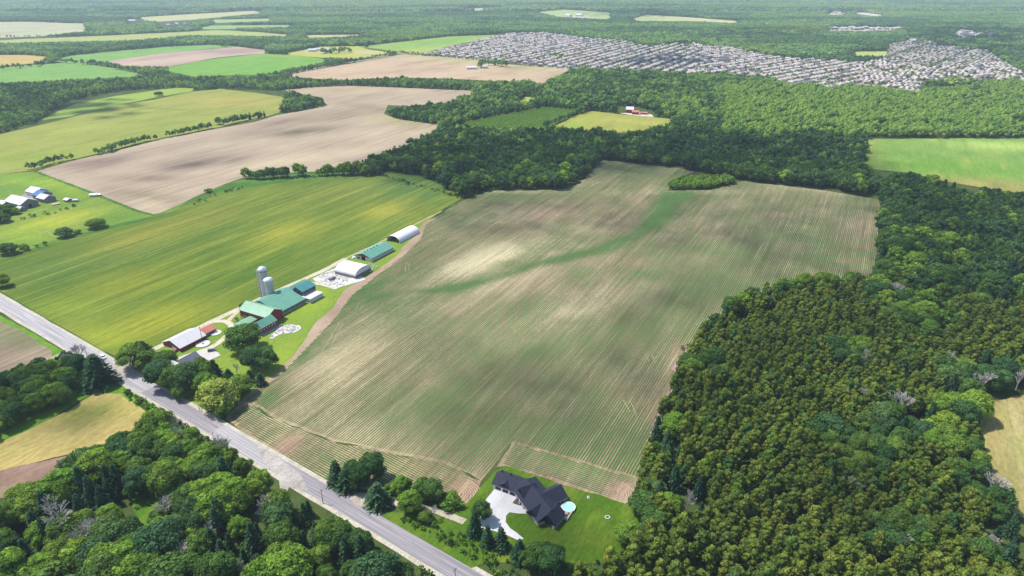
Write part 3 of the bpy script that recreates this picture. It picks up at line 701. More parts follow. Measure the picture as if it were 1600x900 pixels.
# ------------------------------------------------------------------ corn rows: every row a low ridge of plants
def corn_rows(poly, period, ang, z, dens0, name, label):
    P = at_np(poly)
    ca, sa = math.cos(ang), math.sin(ang)
    L = to_lot(P)
    Q = np.stack([L[:, 0] * ca + L[:, 1] * sa, -L[:, 0] * sa + L[:, 1] * ca], 1)
    V_, F_, A_ = [], [], []
    nv = 0
    y = Q[:, 1].min() + period / 2
    seg = 2.6
    while y < Q[:, 1].max():
        xs = []
        for i in range(len(Q)):
            a, b = Q[i], Q[(i + 1) % len(Q)]
            if (a[1] > y) != (b[1] > y):
                xs.append(a[0] + (y - a[1]) / (b[1] - a[1]) * (b[0] - a[0]))
        xs.sort()
        for x0, x1 in zip(xs[::2], xs[1::2]):
            if x1 - x0 < 8: continue
            n_ = int((x1 - x0 - 4) / seg) + 1
            X = x0 + 2 + seg * np.arange(n_ + 1)
            q = np.stack([X, np.full(len(X), y)], 1)
            Wp = from_lot(np.stack([q[:, 0] * ca - q[:, 1] * sa, q[:, 0] * sa + q[:, 1] * ca], 1))
            PX = px_np(Wp)
            d = dens0 + .75 * (fbm(Wp, 30, 3) - .5) + .35 * (fbm(q * np.array([.12, 1.]), 6, 5) - .5) + .25 * (R.rand(len(X)) - .5)
            for bb, wt in zip(GREEN, blobsum(PX, GREEN)): d += wt * bb[5] * .62
            d += swale(PX) * .7
            for bb, wt in zip(BARE, blobsum(PX, BARE)): d -= wt * bb[5] * .8
            d = np.clip(d, 0, 1)
            wd = period * (.06 + .40 * d) * (d > .06)
            ht = .12 + .42 * d
            wob = (R.rand(len(X)) - .5) * .10
            nxy = np.stack([-sa * UX - ca * VX, -sa * UY - ca * VY])          # world direction across the row
            base = np.stack([Wp[:, 0] + nxy[0] * wob, Wp[:, 1] + nxy[1] * wob], 1)
            for s_, zz in ((-1, 0), (0, 1), (1, 0)):
                V_.append(np.stack([base[:, 0] + nxy[0] * wd * s_, base[:, 1] + nxy[1] * wd * s_, z + zz * ht], 1))
                A_.append(.3 + .5 * d + .2 * R.rand(len(X)))
            m_ = len(X)
            i = np.arange(m_ - 1)
            for k in (0, 1):
                F_.append(np.stack([nv + k * m_ + i, nv + k * m_ + i + 1, nv + (k + 1) * m_ + i + 1, nv + (k + 1) * m_ + i], 1))
            nv += 3 * m_
        y += period
    V = np.concatenate(V_); Fc = np.concatenate(F_); A = np.concatenate(A_)
    me = bpy.data.meshes.new(name)
    mesh_arrays(me, V, quads=Fc)
    at_ = me.attributes.new('var', 'FLOAT', 'POINT'); at_.data.foreach_set('value', A.astype(np.float32))
    me.materials.append(M['crop'])
    return setp(link(name, me), label, 'corn', None, 'stuff')

def mesh_arrays(me, V, quads=None, tris=None):
    nq = 0 if quads is None else len(quads)
    nt_ = 0 if tris is None else len(tris)
    me.vertices.add(len(V)); me.vertices.foreach_set('co', np.asarray(V, np.float32).ravel())
    loops = []
    if nq: loops.append(np.asarray(quads).ravel())
    if nt_: loops.append(np.asarray(tris).ravel())
    loops = np.concatenate(loops).astype(np.int32)
    me.loops.add(len(loops)); me.loops.foreach_set('vertex_index', loops)
    st = np.concatenate([np.arange(nq) * 4, nq * 4 + np.arange(nt_) * 3]).astype(np.int32)
    me.polygons.add(nq + nt_); me.polygons.foreach_set('loop_start', st)
    me.update(calc_edges=True)

corn_rows(CORN, 1.5, 0.0, .12, .36, 'corn_crop', 'long thin rows of young corn across the big field')
corn_rows(HEAD1, 1.35, math.radians(-96.4), .16, .42, 'corn_crop', 'short corn rows parallel to the road')
corn_rows(HEAD2, 1.3, math.radians(-90), .16, .44, 'corn_crop', 'short corn rows beyond the garden')
# ------------------------------------------------------------------ buildings
def shell(c, rz, name, label, cat, group=None):
    return root(name, label, cat, *lot(*c), rz, 0, group)

def gable(name, label, cu, cw, L, W, eave, ridge, roofm, wallm, axis='x', over=.5, roff=0.0, eave2=None, doors=(), thick=.22, rot=None, xy=None, cat='barn', group=None, soffit=None):
    """gabled building centred on lot point (cu, cw); ridge along local x; near side is -y; roff moves the ridge"""
    rz = (LOT if axis == 'x' else LOT - math.pi / 2) if rot is None else rot
    p = lot(cu, cw) if xy is None else xy
    r = root(name, label, cat, p[0], p[1], rz, 0, group)
    e2 = eave if eave2 is None else eave2
    hx, hy = L / 2, W / 2
    MB().extrude([(-hy, 0), (hy, 0), (hy, e2), (roff, ridge - .05), (-hy, eave)], -hx, hx, 'x').build('wall', wallm, r)
    for side, ev in ((-1, eave), (1, e2)):
        y0, y1 = side * (hy + over), roff
        sl_ = (ridge - ev) / (hy + (-side * roff if False else 0) - side * roff + 1e-6)
        sl_ = (ridge - ev) / abs(side * hy - roff)
        z0 = ev - sl_ * over
        MB().extrude([(y0, z0 + .05), (y0, z0 + .05 + thick), (y1, ridge + .05 + thick), (y1, ridge + .05)], -hx - over, hx + over, 'x').build('roof', roofm, r)
    for d in doors:
        nm, side, pos, z0, w_, h_, mt = d
        mb = MB()
        if side == 'n': mb.box(pos - w_ / 2, pos + w_ / 2, -hy - .08, -hy + .1, z0, z0 + h_)
        elif side == 'f': mb.box(pos - w_ / 2, pos + w_ / 2, hy - .1, hy + .08, z0, z0 + h_)
        elif side == 'l': mb.box(-hx - .08, -hx + .1, pos - w_ / 2, pos + w_ / 2, z0, z0 + h_)
        else: mb.box(hx - .1, hx + .08, pos - w_ / 2, pos + w_ / 2, z0, z0 + h_)
        mb.build(nm, mt, r)
    return r
D_ = M['dark_void']
def row(nm, side, a, b, n_, z0, w_, h_, mt):
    return [(nm, side, a + (b - a) * i / max(1, n_ - 1), z0, w_, h_, mt) for i in range(n_)]

# -- long red machine shed with the white roof
r = gable('machine_shed', 'long dark red shed with a white metal roof nearest the road junction', 237.5, 374.0, 19.5, 17, 2.9, 6.4, M['roof_white'], M['wall_red'],
          doors=row('window', 'n', -7, 7, 5, 1.2, 1.2, .9, D_) + [('door', 'l', -2, 0, 3, 2.4, M['wall_white']), ('trim', 'l', 0, 0, 16.8, .35, M['trim'])])
gable('lean_to_shed', 'small shed with a rusty red and grey roof joined to the white roofed shed', 253.0, 372.6, 9.2, 9, 2.5, 4.4, M['roof_rust'], M['wall_grey'], doors=row('window', 'n', -3, 3, 3, .9, 1, 1, M['glass']), cat='shed')
mb = MB().tube((0, 0, 0), (0, 0, 12), .22, .14, 8); t_ = root('yard_light_pole', 'tall grey light mast standing against the white roofed red shed', 'light pole', *lot(243.5, 364.2))
mb.build('pole', M['pole'], t_); MB().tube((0, 0, 11.8), (1.6, -.6, 12.1), .09, .07, 6).box(1.3, 2.1, -.9, -.4, 11.9, 12.15).build('lamp_arm', M['trim'], t_)
for (u_, w_, r_, lb) in ((241.5, 361.5, 4.6, 'larger round white concrete tank cover beside the red shed'), (255.8, 366.6, 3.9, 'smaller round white concrete pad beside the rusty roofed shed')):
    q = root('round_pad', lb, 'concrete pad', *lot(u_, w_))
    MB().tube((0, 0, 0), (0, 0, .5), r_, r_, 28).build('slab', M['concrete'], q)
    MB().box(-.6, .6, -.5, .5, .5, 1.0).build('hatch', M['wall_block'], q)
# -- the green roofed barn group
gable('cross_barn', 'red barn with the pale green roof ridge running across the group of green barns', 287.2, 356.2, 27, 14, 6.6, 10.2, M['roof_green_light'], M['wall_red'], axis='y',
      doors=row('window', 'n', -11, 2, 4, 3.2, 1.3, 1.3, D_) + [('door', 'n', -8.5, 0, 3.2, 3.4, M['wall_grey']), ('stone_base', 'n', -6.5, 0, 13, 1.5, M['wall_block'])])
gable('main_barn', 'largest green roofed barn with a very wide low roof beside the two silos', 306.6, 358.2, 25.6, 24.5, 3.6, 9.0, M['roof_green'], M['wall_grey'], roff=5.2, eave2=6.4,
      doors=row('window', 'n', -10, 10, 8, 1.6, 1.6, .9, M['glass']) + [('block_base', 'n', 0, 0, 25, 1.0, M['wall_block'])])
gable('barn_wing', 'narrow teal roofed wing running beside the farm lane behind the raised shed', 330.2, 366.4, 21, 8.2, 4.4, 6.4, M['roof_green'], M['wall_grey'])
gable('raised_shed', 'tall teal roofed shed with a row of windows above the white annex', 329.4, 355.4, 13.6, 9.2, 7.0, 9.4, M['roof_teal'], M['wall_grey'], roff=1.8,
      doors=row('window', 'n', -5.4, 5.4, 6, 4.9, 1.3, 1.3, D_), cat='shed')
q = root('white_annex', 'low flat roofed white annex at the end of the green barns', 'annex', *lot(327.6, 346.6), LOT)
MB().box(-6.6, 6.6, -4.4, 4.2, 0, 3.4).build('wall', M['wall_white'], q)
MB().box(-6.9, 6.9, -4.8, 4.4, 3.4, 3.65).build('roof', M['roof_white'], q)
MB().box(6.55, 6.7, -2, 1, 0, 2.4).build('door', D_, q)
gable('small_red_barn', 'small red barn with a green gable roof in front of the cross barn', 275.2, 341.6, 15.6, 9.6, 5.0, 8.0, M['roof_green'], M['wall_red'],
      doors=row('window', 'n', -6, 6, 6, 2.9, .8, .7, M['trim']) + [('stone_base', 'n', 0, 0, 15.4, 1.5, M['wall_block']), ('door', 'l', 0, 0, 2.6, 2.6, D_)])
gable('low_shed', 'low shed with a flat green roof and pale walls in front of the cross barn', 274.2, 356.6, 15.2, 7.6, 3.2, 4.0, M['roof_green_light'], M['wall_white'], axis='x', roff=1.5,
      doors=row('window', 'n', -5.5, 5.5, 5, 1.1, 1.5, 1.1, D_) + [('door', 'l', -1, 0, 1.8, 2.2, D_)], cat='shed')
MBl = MB()
q = root('stone_wall', 'low grey concrete wall along the yard below the red barn', 'wall', *lot(276.5, 334.6), LOT)
MB().box(-8.5, 9.5, -.25, .25, 0, 1.2).build('wall_block', M['wall_block'], q)
# silos
def silo(u_, w_, hh, r_, label, dome):
    q = root('silo', label, 'silo', *lot(u_, w_), 0, 0, 'silos beside the green barns')
    b_ = MB()
    for i in range(int(hh / 1.5)):
        z0 = i * 1.5
        b_.tube((0, 0, z0), (0, 0, min(hh, z0 + 1.42)), r_, r_, 26, caps=False)
        b_.tube((0, 0, z0 + 1.36), (0, 0, min(hh, z0 + 1.5)), r_ + .06, r_ + .06, 26)
    b_.build('silo_wall', M['silo'], q, True)
    d_ = MB(); n_ = 26; k = 7
    vs, fs = [], []
    for j in range(k):
        g = math.pi / 2 * j / k
        for i in range(n_):
            a = 2 * math.pi * i / n_
            vs.append(((r_ + .12) * math.cos(g) * math.cos(a), (r_ + .12) * math.cos(g) * math.sin(a), hh + math.sin(g) * r_ * .85))
    vs.append((0, 0, hh + r_ * .86))
    for j in range(k - 1):
        for i in range(n_): fs.append((j * n_ + i, j * n_ + (i + 1) % n_, (j + 1) * n_ + (i + 1) % n_, (j + 1) * n_ + i))
    for i in range(n_): fs.append(((k - 1) * n_ + i, (k - 1) * n_ + (i + 1) % n_, k * n_))
    d_.add(vs, fs); d_.build('dome', dome, q, True)
    c_ = MB()
    a = math.radians(200)
    cx, cy = (r_ + .45) * math.cos(a), (r_ + .45) * math.sin(a)
    c_.box(cx - .45, cx + .45, cy - .45, cy + .45, 0, hh + .4).build('chute', M['silo_metal'], q)
silo(309.5, 374.6, 25.0, 3.25, 'taller grey silo with a shiny metal dome behind the green barn', M['silo_metal'])
silo(309.0, 369.6, 18.0, 3.2, 'shorter concrete silo with a pale dome standing against the green barn roof', M['trim'])
# farmhouse half hidden by maples
gable('farmhouse', 'old farmhouse with a blue grey shingle roof half hidden by maples', 218.6, 345.2, 11, 9, 5, 8, M['shingle_grey'], M['wall_white'], cat='house',
      doors=row('window', 'n', -4, 4, 3, 1.2, 1, 1.4, M['glass']) + row('window', 'l', -2, 2, 2, 1.2, 1, 1.4, M['glass']))
gable('farmhouse_wing', 'pale roofed side wing of the old farmhouse beside the round bush', 211.5, 347.5, 6, 6.5, 4, 6.6, M['roof_grey'], M['wall_white'], axis='y', cat='house wing')
# arched membrane barns
def arch_prof(hw, side_h, top, n_=14):
    pts = [(-hw, 0), (-hw, side_h)]
    for i in range(1, n_):
        a = math.pi * (1 - i / n_)
        pts.append((hw * math.cos(a), side_h + (top - side_h) * math.sin(a) ** .85))
    return pts + [(hw, side_h), (hw, 0)]
def hoop(name, label, cu, cw, L, hw, side_h, top, axis, dark_l, open_l, base=None, gablem=None, cat='barn'):
    rz = LOT if axis == 'x' else LOT - math.pi / 2
    q = root(name, label, cat, *lot(cu, cw), rz)
    pr = arch_prof(hw, side_h, top)
    outer, inner = pr[1:-1], [(p * .975, z - .22) for p, z in pr[1:-1]]
    MB().extrude(outer + inner[::-1], -L / 2, L / 2, 'x').build('membrane_roof', M['fabric'], q)
    if side_h > .3:
        for s_ in (-1, 1):
            MB().box(-L / 2, L / 2, s_ * hw - .2, s_ * hw + .2, 0, side_h + .1).build('side_wall', base or M['wall_block'], q)
    for xx, op in ((-L / 2 + .4, open_l), (L / 2 - .4, False)):
        g = MB()
        if op:                                   # open end: only posts and a beam
            for yy in (-hw * .5, hw * .5): MB().box(xx - .12, xx + .12, yy - .12, yy + .12, 0, top * .82).build('end_post', M['wall_grey'], q)
        else:
            z1 = side_h + .02
            MB().extrude([(p * .97, z - .1) for p, z in outer], xx - .08, xx + .08, 'x').build('end_wall', gablem or M['fabric'], q)
            MB().box(xx - .1, xx + .1, -hw * .97, hw * .97, 0, z1).build('end_base', dark_l or M['wall_block'], q)
    return q
hoop('arched_barn', 'broad white arched barn standing on the white rubble yard', 380.8, 352.4, 21.5, 9.6, 2.6, 7.4, 'y', M['wall_grey'], False, M['wall_grey'])
gable('open_front_barn', 'green roofed barn with a dark red gable over an open front', 420.3, 361.6, 30.5, 17.5, 3.5, 6.4, M['roof_green'], M['wall_white'], over=.7,
      doors=[('gable_boards', 'l', 0, 3.45, 17.2, .5, M['wall_red']), ('doorway', 'l', 0, 0, 4.2, 3.6, D_), ('doorway', 'l', 5.2, .8, 2.4, 1.6, D_)] + row('window_band', 'n', -13, 13, 9, 1.7, 2.4, 1.2, M['wall_block']))
gb = [o for o in C.objects if o.name.startswith('open_front_barn')][0]
MB().extrude([(-8.6, 3.6), (8.6, 3.6), (0, 6.35)], -15.42, -15.28, 'x').build('red_gable', M['wall_red'], gb)
for i in range(5):
    x_ = -12 + i * 4.1
    MB().box(x_ - .5, x_ + .5, .2, 1.2, 6.1, 6.95).build('ridge_vent', M['dark_void'], gb)
hoop('hoop_barn', 'white half round hoop barn furthest up the farm lane', 467.6, 365.8, 31.5, 7.4, .5, 6.2, 'x', None, True, M['wall_block'], M['wall_grey'])
# yard clutter
def lump(bm_, x, y, r_, seed):
    rr = random.Random(seed)
    vs = []
    n_ = 6
    for j, (zz, k) in enumerate(((0, 1.0), (.5, .9), (.85, .45))):
        for i in range(n_):
            a = 2 * math.pi * (i + .5 * j) / n_
            q_ = r_ * k * rr.uniform(.7, 1.2)
            vs.append((x + math.cos(a) * q_, y + math.sin(a) * q_, r_ * zz * rr.uniform(.8, 1.2)))
    fs = [(j * n_ + i, j * n_ + (i + 1) % n_, (j + 1) * n_ + (i + 1) % n_, (j + 1) * n_ + i) for j in (0, 1) for i in range(n_)] + [tuple(range(2 * n_, 3 * n_))]
    bm_.add(vs, fs, rr.choice((0, 0, 0, 1)))
for nm, poly, cnt, lab in (('rubble', [(490, 436), (512, 425), (532, 418), (548, 436), (536, 446), (528, 449), (500, 443)], 230, 'broken concrete lumps heaped on the yard by the arched barn'), ('rubble', [(436, 513), (452, 508), (466, 510), (467, 514), (454, 520), (440, 521), (426, 529), (421, 528)], 110, 'pale stones heaped below the front barn'), ('rubble', [(565, 415), (585, 412), (592, 420), (578, 428), (566, 424)], 30, 'concrete pieces between the arched barn and the open barn')):
    b_ = MB(); Pw = at_np(poly); lo, hi = Pw.min(0), Pw.max(0); c_ = 0
    while c_ < cnt:
        p = lo + (hi - lo) * R.rand(2)
        if inside(p[None], [tuple(a) for a in Pw])[0]:
            lump(b_, p[0], p[1], R.uniform(.25, .95), c_); c_ += 1
    setp(b_.build(nm, [M['rock'], M['wall_block']]), lab, 'rubble', None, 'stuff')
for k, (x_, y_, w_, d_, h_, mt, lb) in enumerate(((519, 437, 2.6, 5.5, 2.2, M['wall_grey'], 'dark farm wagon parked on the white rubble yard'), (579, 423, 3.4, 5, .9, M['concrete'], 'pale concrete block pile between the two barns'), (567, 418.5, 4.4, 3, .6, M['concrete'], 'flat pale slab pile before the open red gable barn'), (552, 403.5, 2.4, 2.4, 1.4, M['trim'], 'white bale stack at the left of the open barn front'))):
    q = root('farm_wagon' if k == 0 else 'block_pile', lb, 'wagon' if k == 0 else 'pile', *at(x_, y_), LOT)
    if k == 0:
        MB().box(-d_ / 2, d_ / 2, -w_ / 2, w_ / 2, .8, h_).build('box', mt, q)
        for sx in (-1, 1):
            for sy in (-1, 1): MB().tube((sx * d_ * .32, sy * w_ * .5 - .15, .5), (sx * d_ * .32, sy * w_ * .5 + .15, .5), .5, .5, 12).build('wheel', M['rubber'], q)
    else:
        for i in range(7):
            a_, b__ = rnd.uniform(-d_ / 2, d_ / 2), rnd.uniform(-w_ / 2, w_ / 2)
            MB().box(a_ - .7, a_ + .7, b__ - .5, b__ + .5, 0, h_ * rnd.uniform(.5, 1)).build('block', mt, q)

# -- far left farm
gable('grey_barn', 'weathered grey barn with a white metal roof, the larger one at the left edge', 353.0, 781.0, 30, 17.5, 5.2, 9.6, M['roof_white'], M['wall_grey'], axis='y', doors=[('door', 'r', 0, 0, 3.5, 3.6, D_)] + row('window', 'n', -10, 10, 3, 2, 1.2, 1.2, D_))
gable('lean_to_shed', 'low white roofed lean-to against the weathered grey barn', 344.5, 800, 14, 8, 3, 4.4, M['roof_white'], M['wall_grey'], axis='y', cat='shed')
gable('lean_to_shed', 'small blue grey shed at the near end of the weathered grey barn', 342.5, 763.5, 7, 6, 3, 4.6, M['roof_grey'], M['wall_grey'], axis='y', cat='shed')
gable('white_barn', 'white gabled barn with a pale blue white roof at the left farm', 383.0, 806.0, 18, 15, 5.0, 8.6, M['roof_white'], M['wall_white'], axis='y', doors=row('window', 'n', -5, 5, 3, 1.6, 1.4, 1.6, M['trim']))
gable('blue_shed', 'dark blue roofed middle shed between the white barn and the grey one', 379.5, 790.0, 13, 14, 4.4, 7.8, M['blue'], M['wall_grey'], axis='y', cat='shed')
gable('small_barn', 'small weathered barn with a mottled pale roof beside the blue shed', 374.5, 774.5, 15, 12, 4.4, 7.4, M['roof_grey'], M['wall_grey'], axis='y')
gable('small_shed', 'tiny white roofed shed alone on the grass right of the farm', 384.5, 752.0, 6.5, 6, 2.4, 3.6, M['roof_white'], M['wall_grey'], axis='y', cat='shed')
psheet('farm_track', [(32, 306), (44, 300), (54, 312), (52, 318), (40, 316)], .15, 'dirt', (170, 160, 158), step=4)
def trailer(px, py, L, W, h, rz, mt, name, label, cat):
    q = root(name, label, cat, *at(px, py), rz)
    MB().box(-L / 2, L / 2, -W / 2, W / 2, .8, h).add([(-L / 2, -W / 2, h), (L / 2, -W / 2, h), (L / 2 - .6, W / 2, h + .5), (-L / 2 + .6, W / 2, h + .5), (-L / 2, W / 2, h), (L / 2, W / 2, h)], [(0, 1, 2, 3), (0, 3, 4), (1, 5, 2), (2, 5, 4, 3)]).build('body', mt, q)
    for sx in (-.25, .25):
        for sy in (-1, 1): MB().tube((sx * L, sy * W / 2 - .2, .45), (sx * L, sy * W / 2 + .2, .45), .45, .45, 12).build('wheel', M['rubber'], q)
    MB().tube((L / 2, 0, .8), (L / 2 + 1.6, 0, .6), .1, .08, 6).build('drawbar', M['wall_grey'], q)
trailer(146, 307, 8, 3.4, 2.6, .3, M['trim'], 'trailer', 'white trailer parked on the grass at the edge of the tilled field', 'trailer')
trailer(153, 306, 6, 3.0, 1.7, .5, M['trim'], 'trailer', 'low white wagon parked right beside the white trailer', 'trailer')
trailer(118, 315, 6, 3.0, 2.2, .2, M['roof_grey'], 'trailer', 'grey wagon at the end of the weedy row beside the left farm', 'trailer')
trailer(88, 320, 8, 2.4, 1.2, .9, M['deck'], 'trailer', 'long tan flatbed wagon on the grass below the blue shed', 'trailer')

# -- red barn in the clearing, other far farms
def place_building(px, py, L, W, e, rg, roofm, wallm, rz, name, label, cat='barn', z=0):
    return gable(name, label, 0, 0, L, W, e, rg, roofm, wallm, rot=rz, xy=at(px, py), cat=cat, over=.6, doors=row('window', 'n', -L * .35, L * .35, 3, 1.5, 1.4, 1.4, D_))
place_building(984, 176, 13, 12, 6.5, 10.5, M['roof_white'], M['wall_red'], -.25, 'red_barn', 'red barn with a white roof at the top of the small meadow')
place_building(993, 178.5, 12, 8, 4.5, 6.8, M['roof_rust'], M['wall_red'], -.25, 'red_annex', 'red roofed annex right of the small red barn in the meadow')
place_building(1006, 178.5, 12, 6, 3, 4.2, M['roof_rust'], M['wall_grey'], -.25, 'red_shed', 'low rust red shed at the right end of the meadow farm', 'shed')
psheet('farmyard', [(968, 177), (985, 180), (1004, 182), (1022, 183), (1018, 179), (1000, 176)], .30, 'gravel', (226, 214, 196))
place_building(737, 108, 26, 16, 5, 8, M['roof_white'], M['wall_white'], .1, 'white_barn', 'white roofed barn left of the tree clump in the brown field')
place_building(758, 107, 14, 11, 6, 9, M['roof_grey'], M['wall_white'], .1, 'farmhouse', 'pale farmhouse among the trees in the brown field', 'house')
for k, (x_, y_, L_, nm, lb) in enumerate(((488, 80.5, 24, 'white_barn', 'left one of the white barns of the far farm'), (496, 79, 20, 'white_barn', 'second white barn of the far farm, just behind the left one'), (512, 82, 30, 'white_barn', 'long white barn right of the pair at the far farm'), (206, 35, 40, 'white_barn', 'bright white barn by the pale far field'), (262, 40.5, 26, 'farmhouse', 'white house in the trees under the pale far field'), (275, 39.5, 34, 'white_barn', 'second white building under the pale far field'), (290, 39, 30, 'white_barn', 'rightmost white building under the pale far field'), (888, 26, 40, 'white_barn', 'pale barn group beside the far green field'), (905, 25.5, 40, 'farmhouse', 'pale house right of the far barn by the far green field'))):
    place_building(x_, y_, L_, L_ * .55, L_ * .22, L_ * .38, M['roof_white'], M['wall_white'], .2 + .3 * k, nm, lb, 'barn' if nm == 'white_barn' else 'house')

# -- the modern house: every wing a hip or gable roof over pale stone walls
hx0, hw0 = 214.0, 104.0                          # lot origin of the house
hr = root('modern_house', 'large modern bungalow with charcoal roofs, white trim and a triple garage', 'house', *lot(hx0, hw0), LOT)
def wing(ax, aw, bx, bw, half, eave, ridge, front=None, hip0=0.0, hip1=0.0, over=.7, roff=0.0, walls=True):
    """roofed wing of the house along the line a-b given in lot coordinates"""
    a = Vector((ax - hx0, aw - hw0)); b = Vector((bx - hx0, bw - hw0))
    d = b - a; L = d.length; ang = math.atan2(d.y, d.x); mid = (a + b) / 2
    ca, sa = math.cos(ang), math.sin(ang)
    def tf(x, y): return (mid.x + x * ca - y * sa, mid.y + x * sa + y * ca)
    hl = L / 2
    if walls:
        wb = MB()
        pts = [(-hl, -half), (hl, -half), (hl, half), (-hl, half)]
        vs = [(*tf(*p), 0) for p in pts] + [(*tf(*p), eave) for p in pts] + [(*tf(-hl, 0), ridge - .15 if hip0 == 0 else eave), (*tf(hl, 0), ridge - .15 if hip1 == 0 else eave)]
        wb.add(vs, [(0, 1, 5, 4), (1, 2, 6, 9, 5), (2, 3, 7, 6), (3, 0, 4, 8, 7)])
        wb.build('wall', M['stone'], hr)
    s_ = (ridge - eave) / half
    ho, ez = half + over, eave - s_ * over
    xl, xr = -hl - over, hl + over
    rl, rr_ = (-hl - over if hip0 == 0 else -hl + hip0), (hl + over if hip1 == 0 else hl - hip1)
    for th, nm, mt in ((.0, None, None),):
        top = [(*tf(xl, -ho), ez + .3), (*tf(xr, -ho), ez + .3), (*tf(xr, ho), ez + .3), (*tf(xl, ho), ez + .3), (*tf(rl, 0), ridge + .3), (*tf(rr_, 0), ridge + .3)]
        bot = [(p[0], p[1], p[2] - .3) for p in top]
        rb_ = MB()
        rb_.add(top + bot, [(0, 1, 5, 4), (2, 3, 4, 5), (1, 2, 5), (3, 0, 4), (0, 6, 7, 1), (1, 7, 8, 2), (2, 8, 9, 3), (3, 9, 6, 0), (6, 10, 11, 7), (8, 11, 10, 9), (7, 11, 8), (9, 10, 6)])
        rb_.build('roof', M['shingle'], hr)
    eb = MB()                                    # white fascia under the near eave
    for yy in (-ho + .02,):
        p0, p1 = tf(xl + .1, yy), tf(xr - .1, yy)
        n0, n1 = tf(xl + .1, yy + .12), tf(xr - .1, yy + .12)
        eb.add([(*p0, ez - .22), (*p1, ez - .22), (*n1, ez - .22), (*n0, ez - .22), (*p0, ez - .01), (*p1, ez - .01), (*n1, ez - .01), (*n0, ez - .01)], [(0, 1, 2, 3), (4, 5, 6, 7), (0, 1, 5, 4), (1, 2, 6, 5), (2, 3, 7, 6), (3, 0, 4, 7)])
    eb.build('fascia', M['trim'], hr)
    return tf, hl, ez
def panel(tf, x, y, w_, z0, h_, mt, nm, dep=.12, end=False):
    b_ = MB()
    if end: c4 = [tf(x - dep, y - w_ / 2), tf(x + dep, y - w_ / 2), tf(x + dep, y + w_ / 2), tf(x - dep, y + w_ / 2)]
    else: c4 = [tf(x - w_ / 2, y - dep), tf(x + w_ / 2, y - dep), tf(x + w_ / 2, y + dep), tf(x - w_ / 2, y + dep)]
    b_.add([(*p, z0) for p in c4] + [(*p, z0 + h_) for p in c4], [(0, 3, 2, 1), (4, 5, 6, 7), (0, 1, 5, 4), (1, 2, 6, 5), (2, 3, 7, 6), (3, 0, 4, 7)])
    return b_.build(nm, mt, hr)
# garage wing (line runs across the rows, front faces the drive)
tf, hl, ez = wing(217.9, 124.2, 217.9, 109.8, 4.7, 3.2, 6.0)
for x_ in (-4.5, -.6, 3.3):
    g_ = panel(tf, x_, -4.7 if False else 4.7, 3.0, 0, 2.5, M['door_brown'], 'garage_door')
    g_ = panel(tf, x_, -4.7, 3.0, 0, 2.5, M['door_brown'], 'garage_door')
for x_ in (-6.6, -2.55, 1.35, 5.4):
    panel(tf, x_, -4.95, .7, 0, 3.0, M['trim'], 'pillar', .3)
wing(213.6, 118.3, 217.6, 118.3, 2.2, 3.6, 5.2, walls=False)
# main block, turned about 55 degrees
tf, hl, ez = wing(220.4, 112.0, 206.4, 91.2, 6.4, 3.4, 7.2, hip0=3.0)
for x_ in (-8, -5, -2): panel(tf, x_, -6.4, 1.6, .8, 1.6, M['glass'], 'window')
for x_ in (-6.5, -3.5, -.5): panel(tf, x_, -7.0, .45, 0, 3.1, M['trim'], 'pillar', .2)
panel(tf, hl, 0, 3.0, .6, 2.0, M['glass'], 'window', end=True)
for x_ in (-8, -3, 2, 8): panel(tf, x_, 6.4, 2.2, .6, 1.9, M['glass'], 'window')
wing(212.2, 108.6, 217.6, 104.6, 4.0, 3.3, 7.6)
wing(203.6, 98.6, 210.2, 96.2, 3.2, 3.0, 6.4)
tf, hl, ez = wing(203.6, 91.0, 210.6, 90.2, 3.6, 3.2, 6.8)
panel(tf, -hl, 0, 3.4, .6, 2.2, M['glass'], 'window', end=True)
panel(tf, -hl - .35, -2.9, .5, 0, 3.0, M['trim'], 'pillar', .22, end=True); panel(tf, -hl - .35, 2.9, .5, 0, 3.0, M['trim'], 'pillar', .22, end=True)
# rear wing
tf, hl, ez = wing(213.2, 99.2, 223.2, 94.2, 4.4, 3.2, 6.6)
for x_ in (1, 3.6): panel(tf, x_, -4.4, 1.7, .5, 2.1, M['glass'], 'window')
for u_, w_ in ((216.8, 97.6), (212.0, 96.6), (219.5, 118.0), (219.4, 122.8)):
    MB().box(u_ - hx0 - .25, u_ - hx0 + .25, w_ - hw0 - .25, w_ - hw0 + .25, 4.5, 7.0).build('chimney', M['door_brown'], hr)
# pool, deck and garden things
q = root('round_pool', 'round turquoise above ground pool behind the modern house', 'pool', *lot(217.6, 87.4), LOT)
MB().tube((0, 0, 0), (0, 0, 1.25), 3.1, 3.1, 30, caps=False).build('pool_wall', M['trim'], q, True)
MB().tube((0, 0, 1.15), (0, 0, 1.21), 3.02, 3.02, 30).build('water', M['pool'], q)
b_ = MB()
for i in range(30):
    a0, a1 = 2 * math.pi * i / 30, 2 * math.pi * (i + 1) / 30
    b_.add([(rr_ * math.cos(a), rr_ * math.sin(a), 1.28) for a in (a0, a1) for rr_ in (2.95, 3.25)], [(0, 1, 3, 2)])
b_.build('rim', M['trim'], q)
q = root('pool_deck', 'tan wooden deck between the modern house and the round pool', 'deck', *lot(213.6, 87.6), LOT)
for i in range(14):
    MB().box(-3.3 + i * .48, -3.3 + i * .48 + .42, -3.0, 3.6, 1.0, 1.1).build('plank', M['deck'], q)
MB().box(-3.4, 3.4, -2.9, 3.5, 0, .99).build('deck_base', M['stone'], q)
for i in range(6): MB().box(-3.4 + i * 1.34, -3.3 + i * 1.34, -3.1, -3.0, 0, 2.0).build('post', M['trim'], q)
MB().box(-3.4, 3.4, -3.14, -3.06, 1.95, 2.03).build('rail', M['trim'], q)
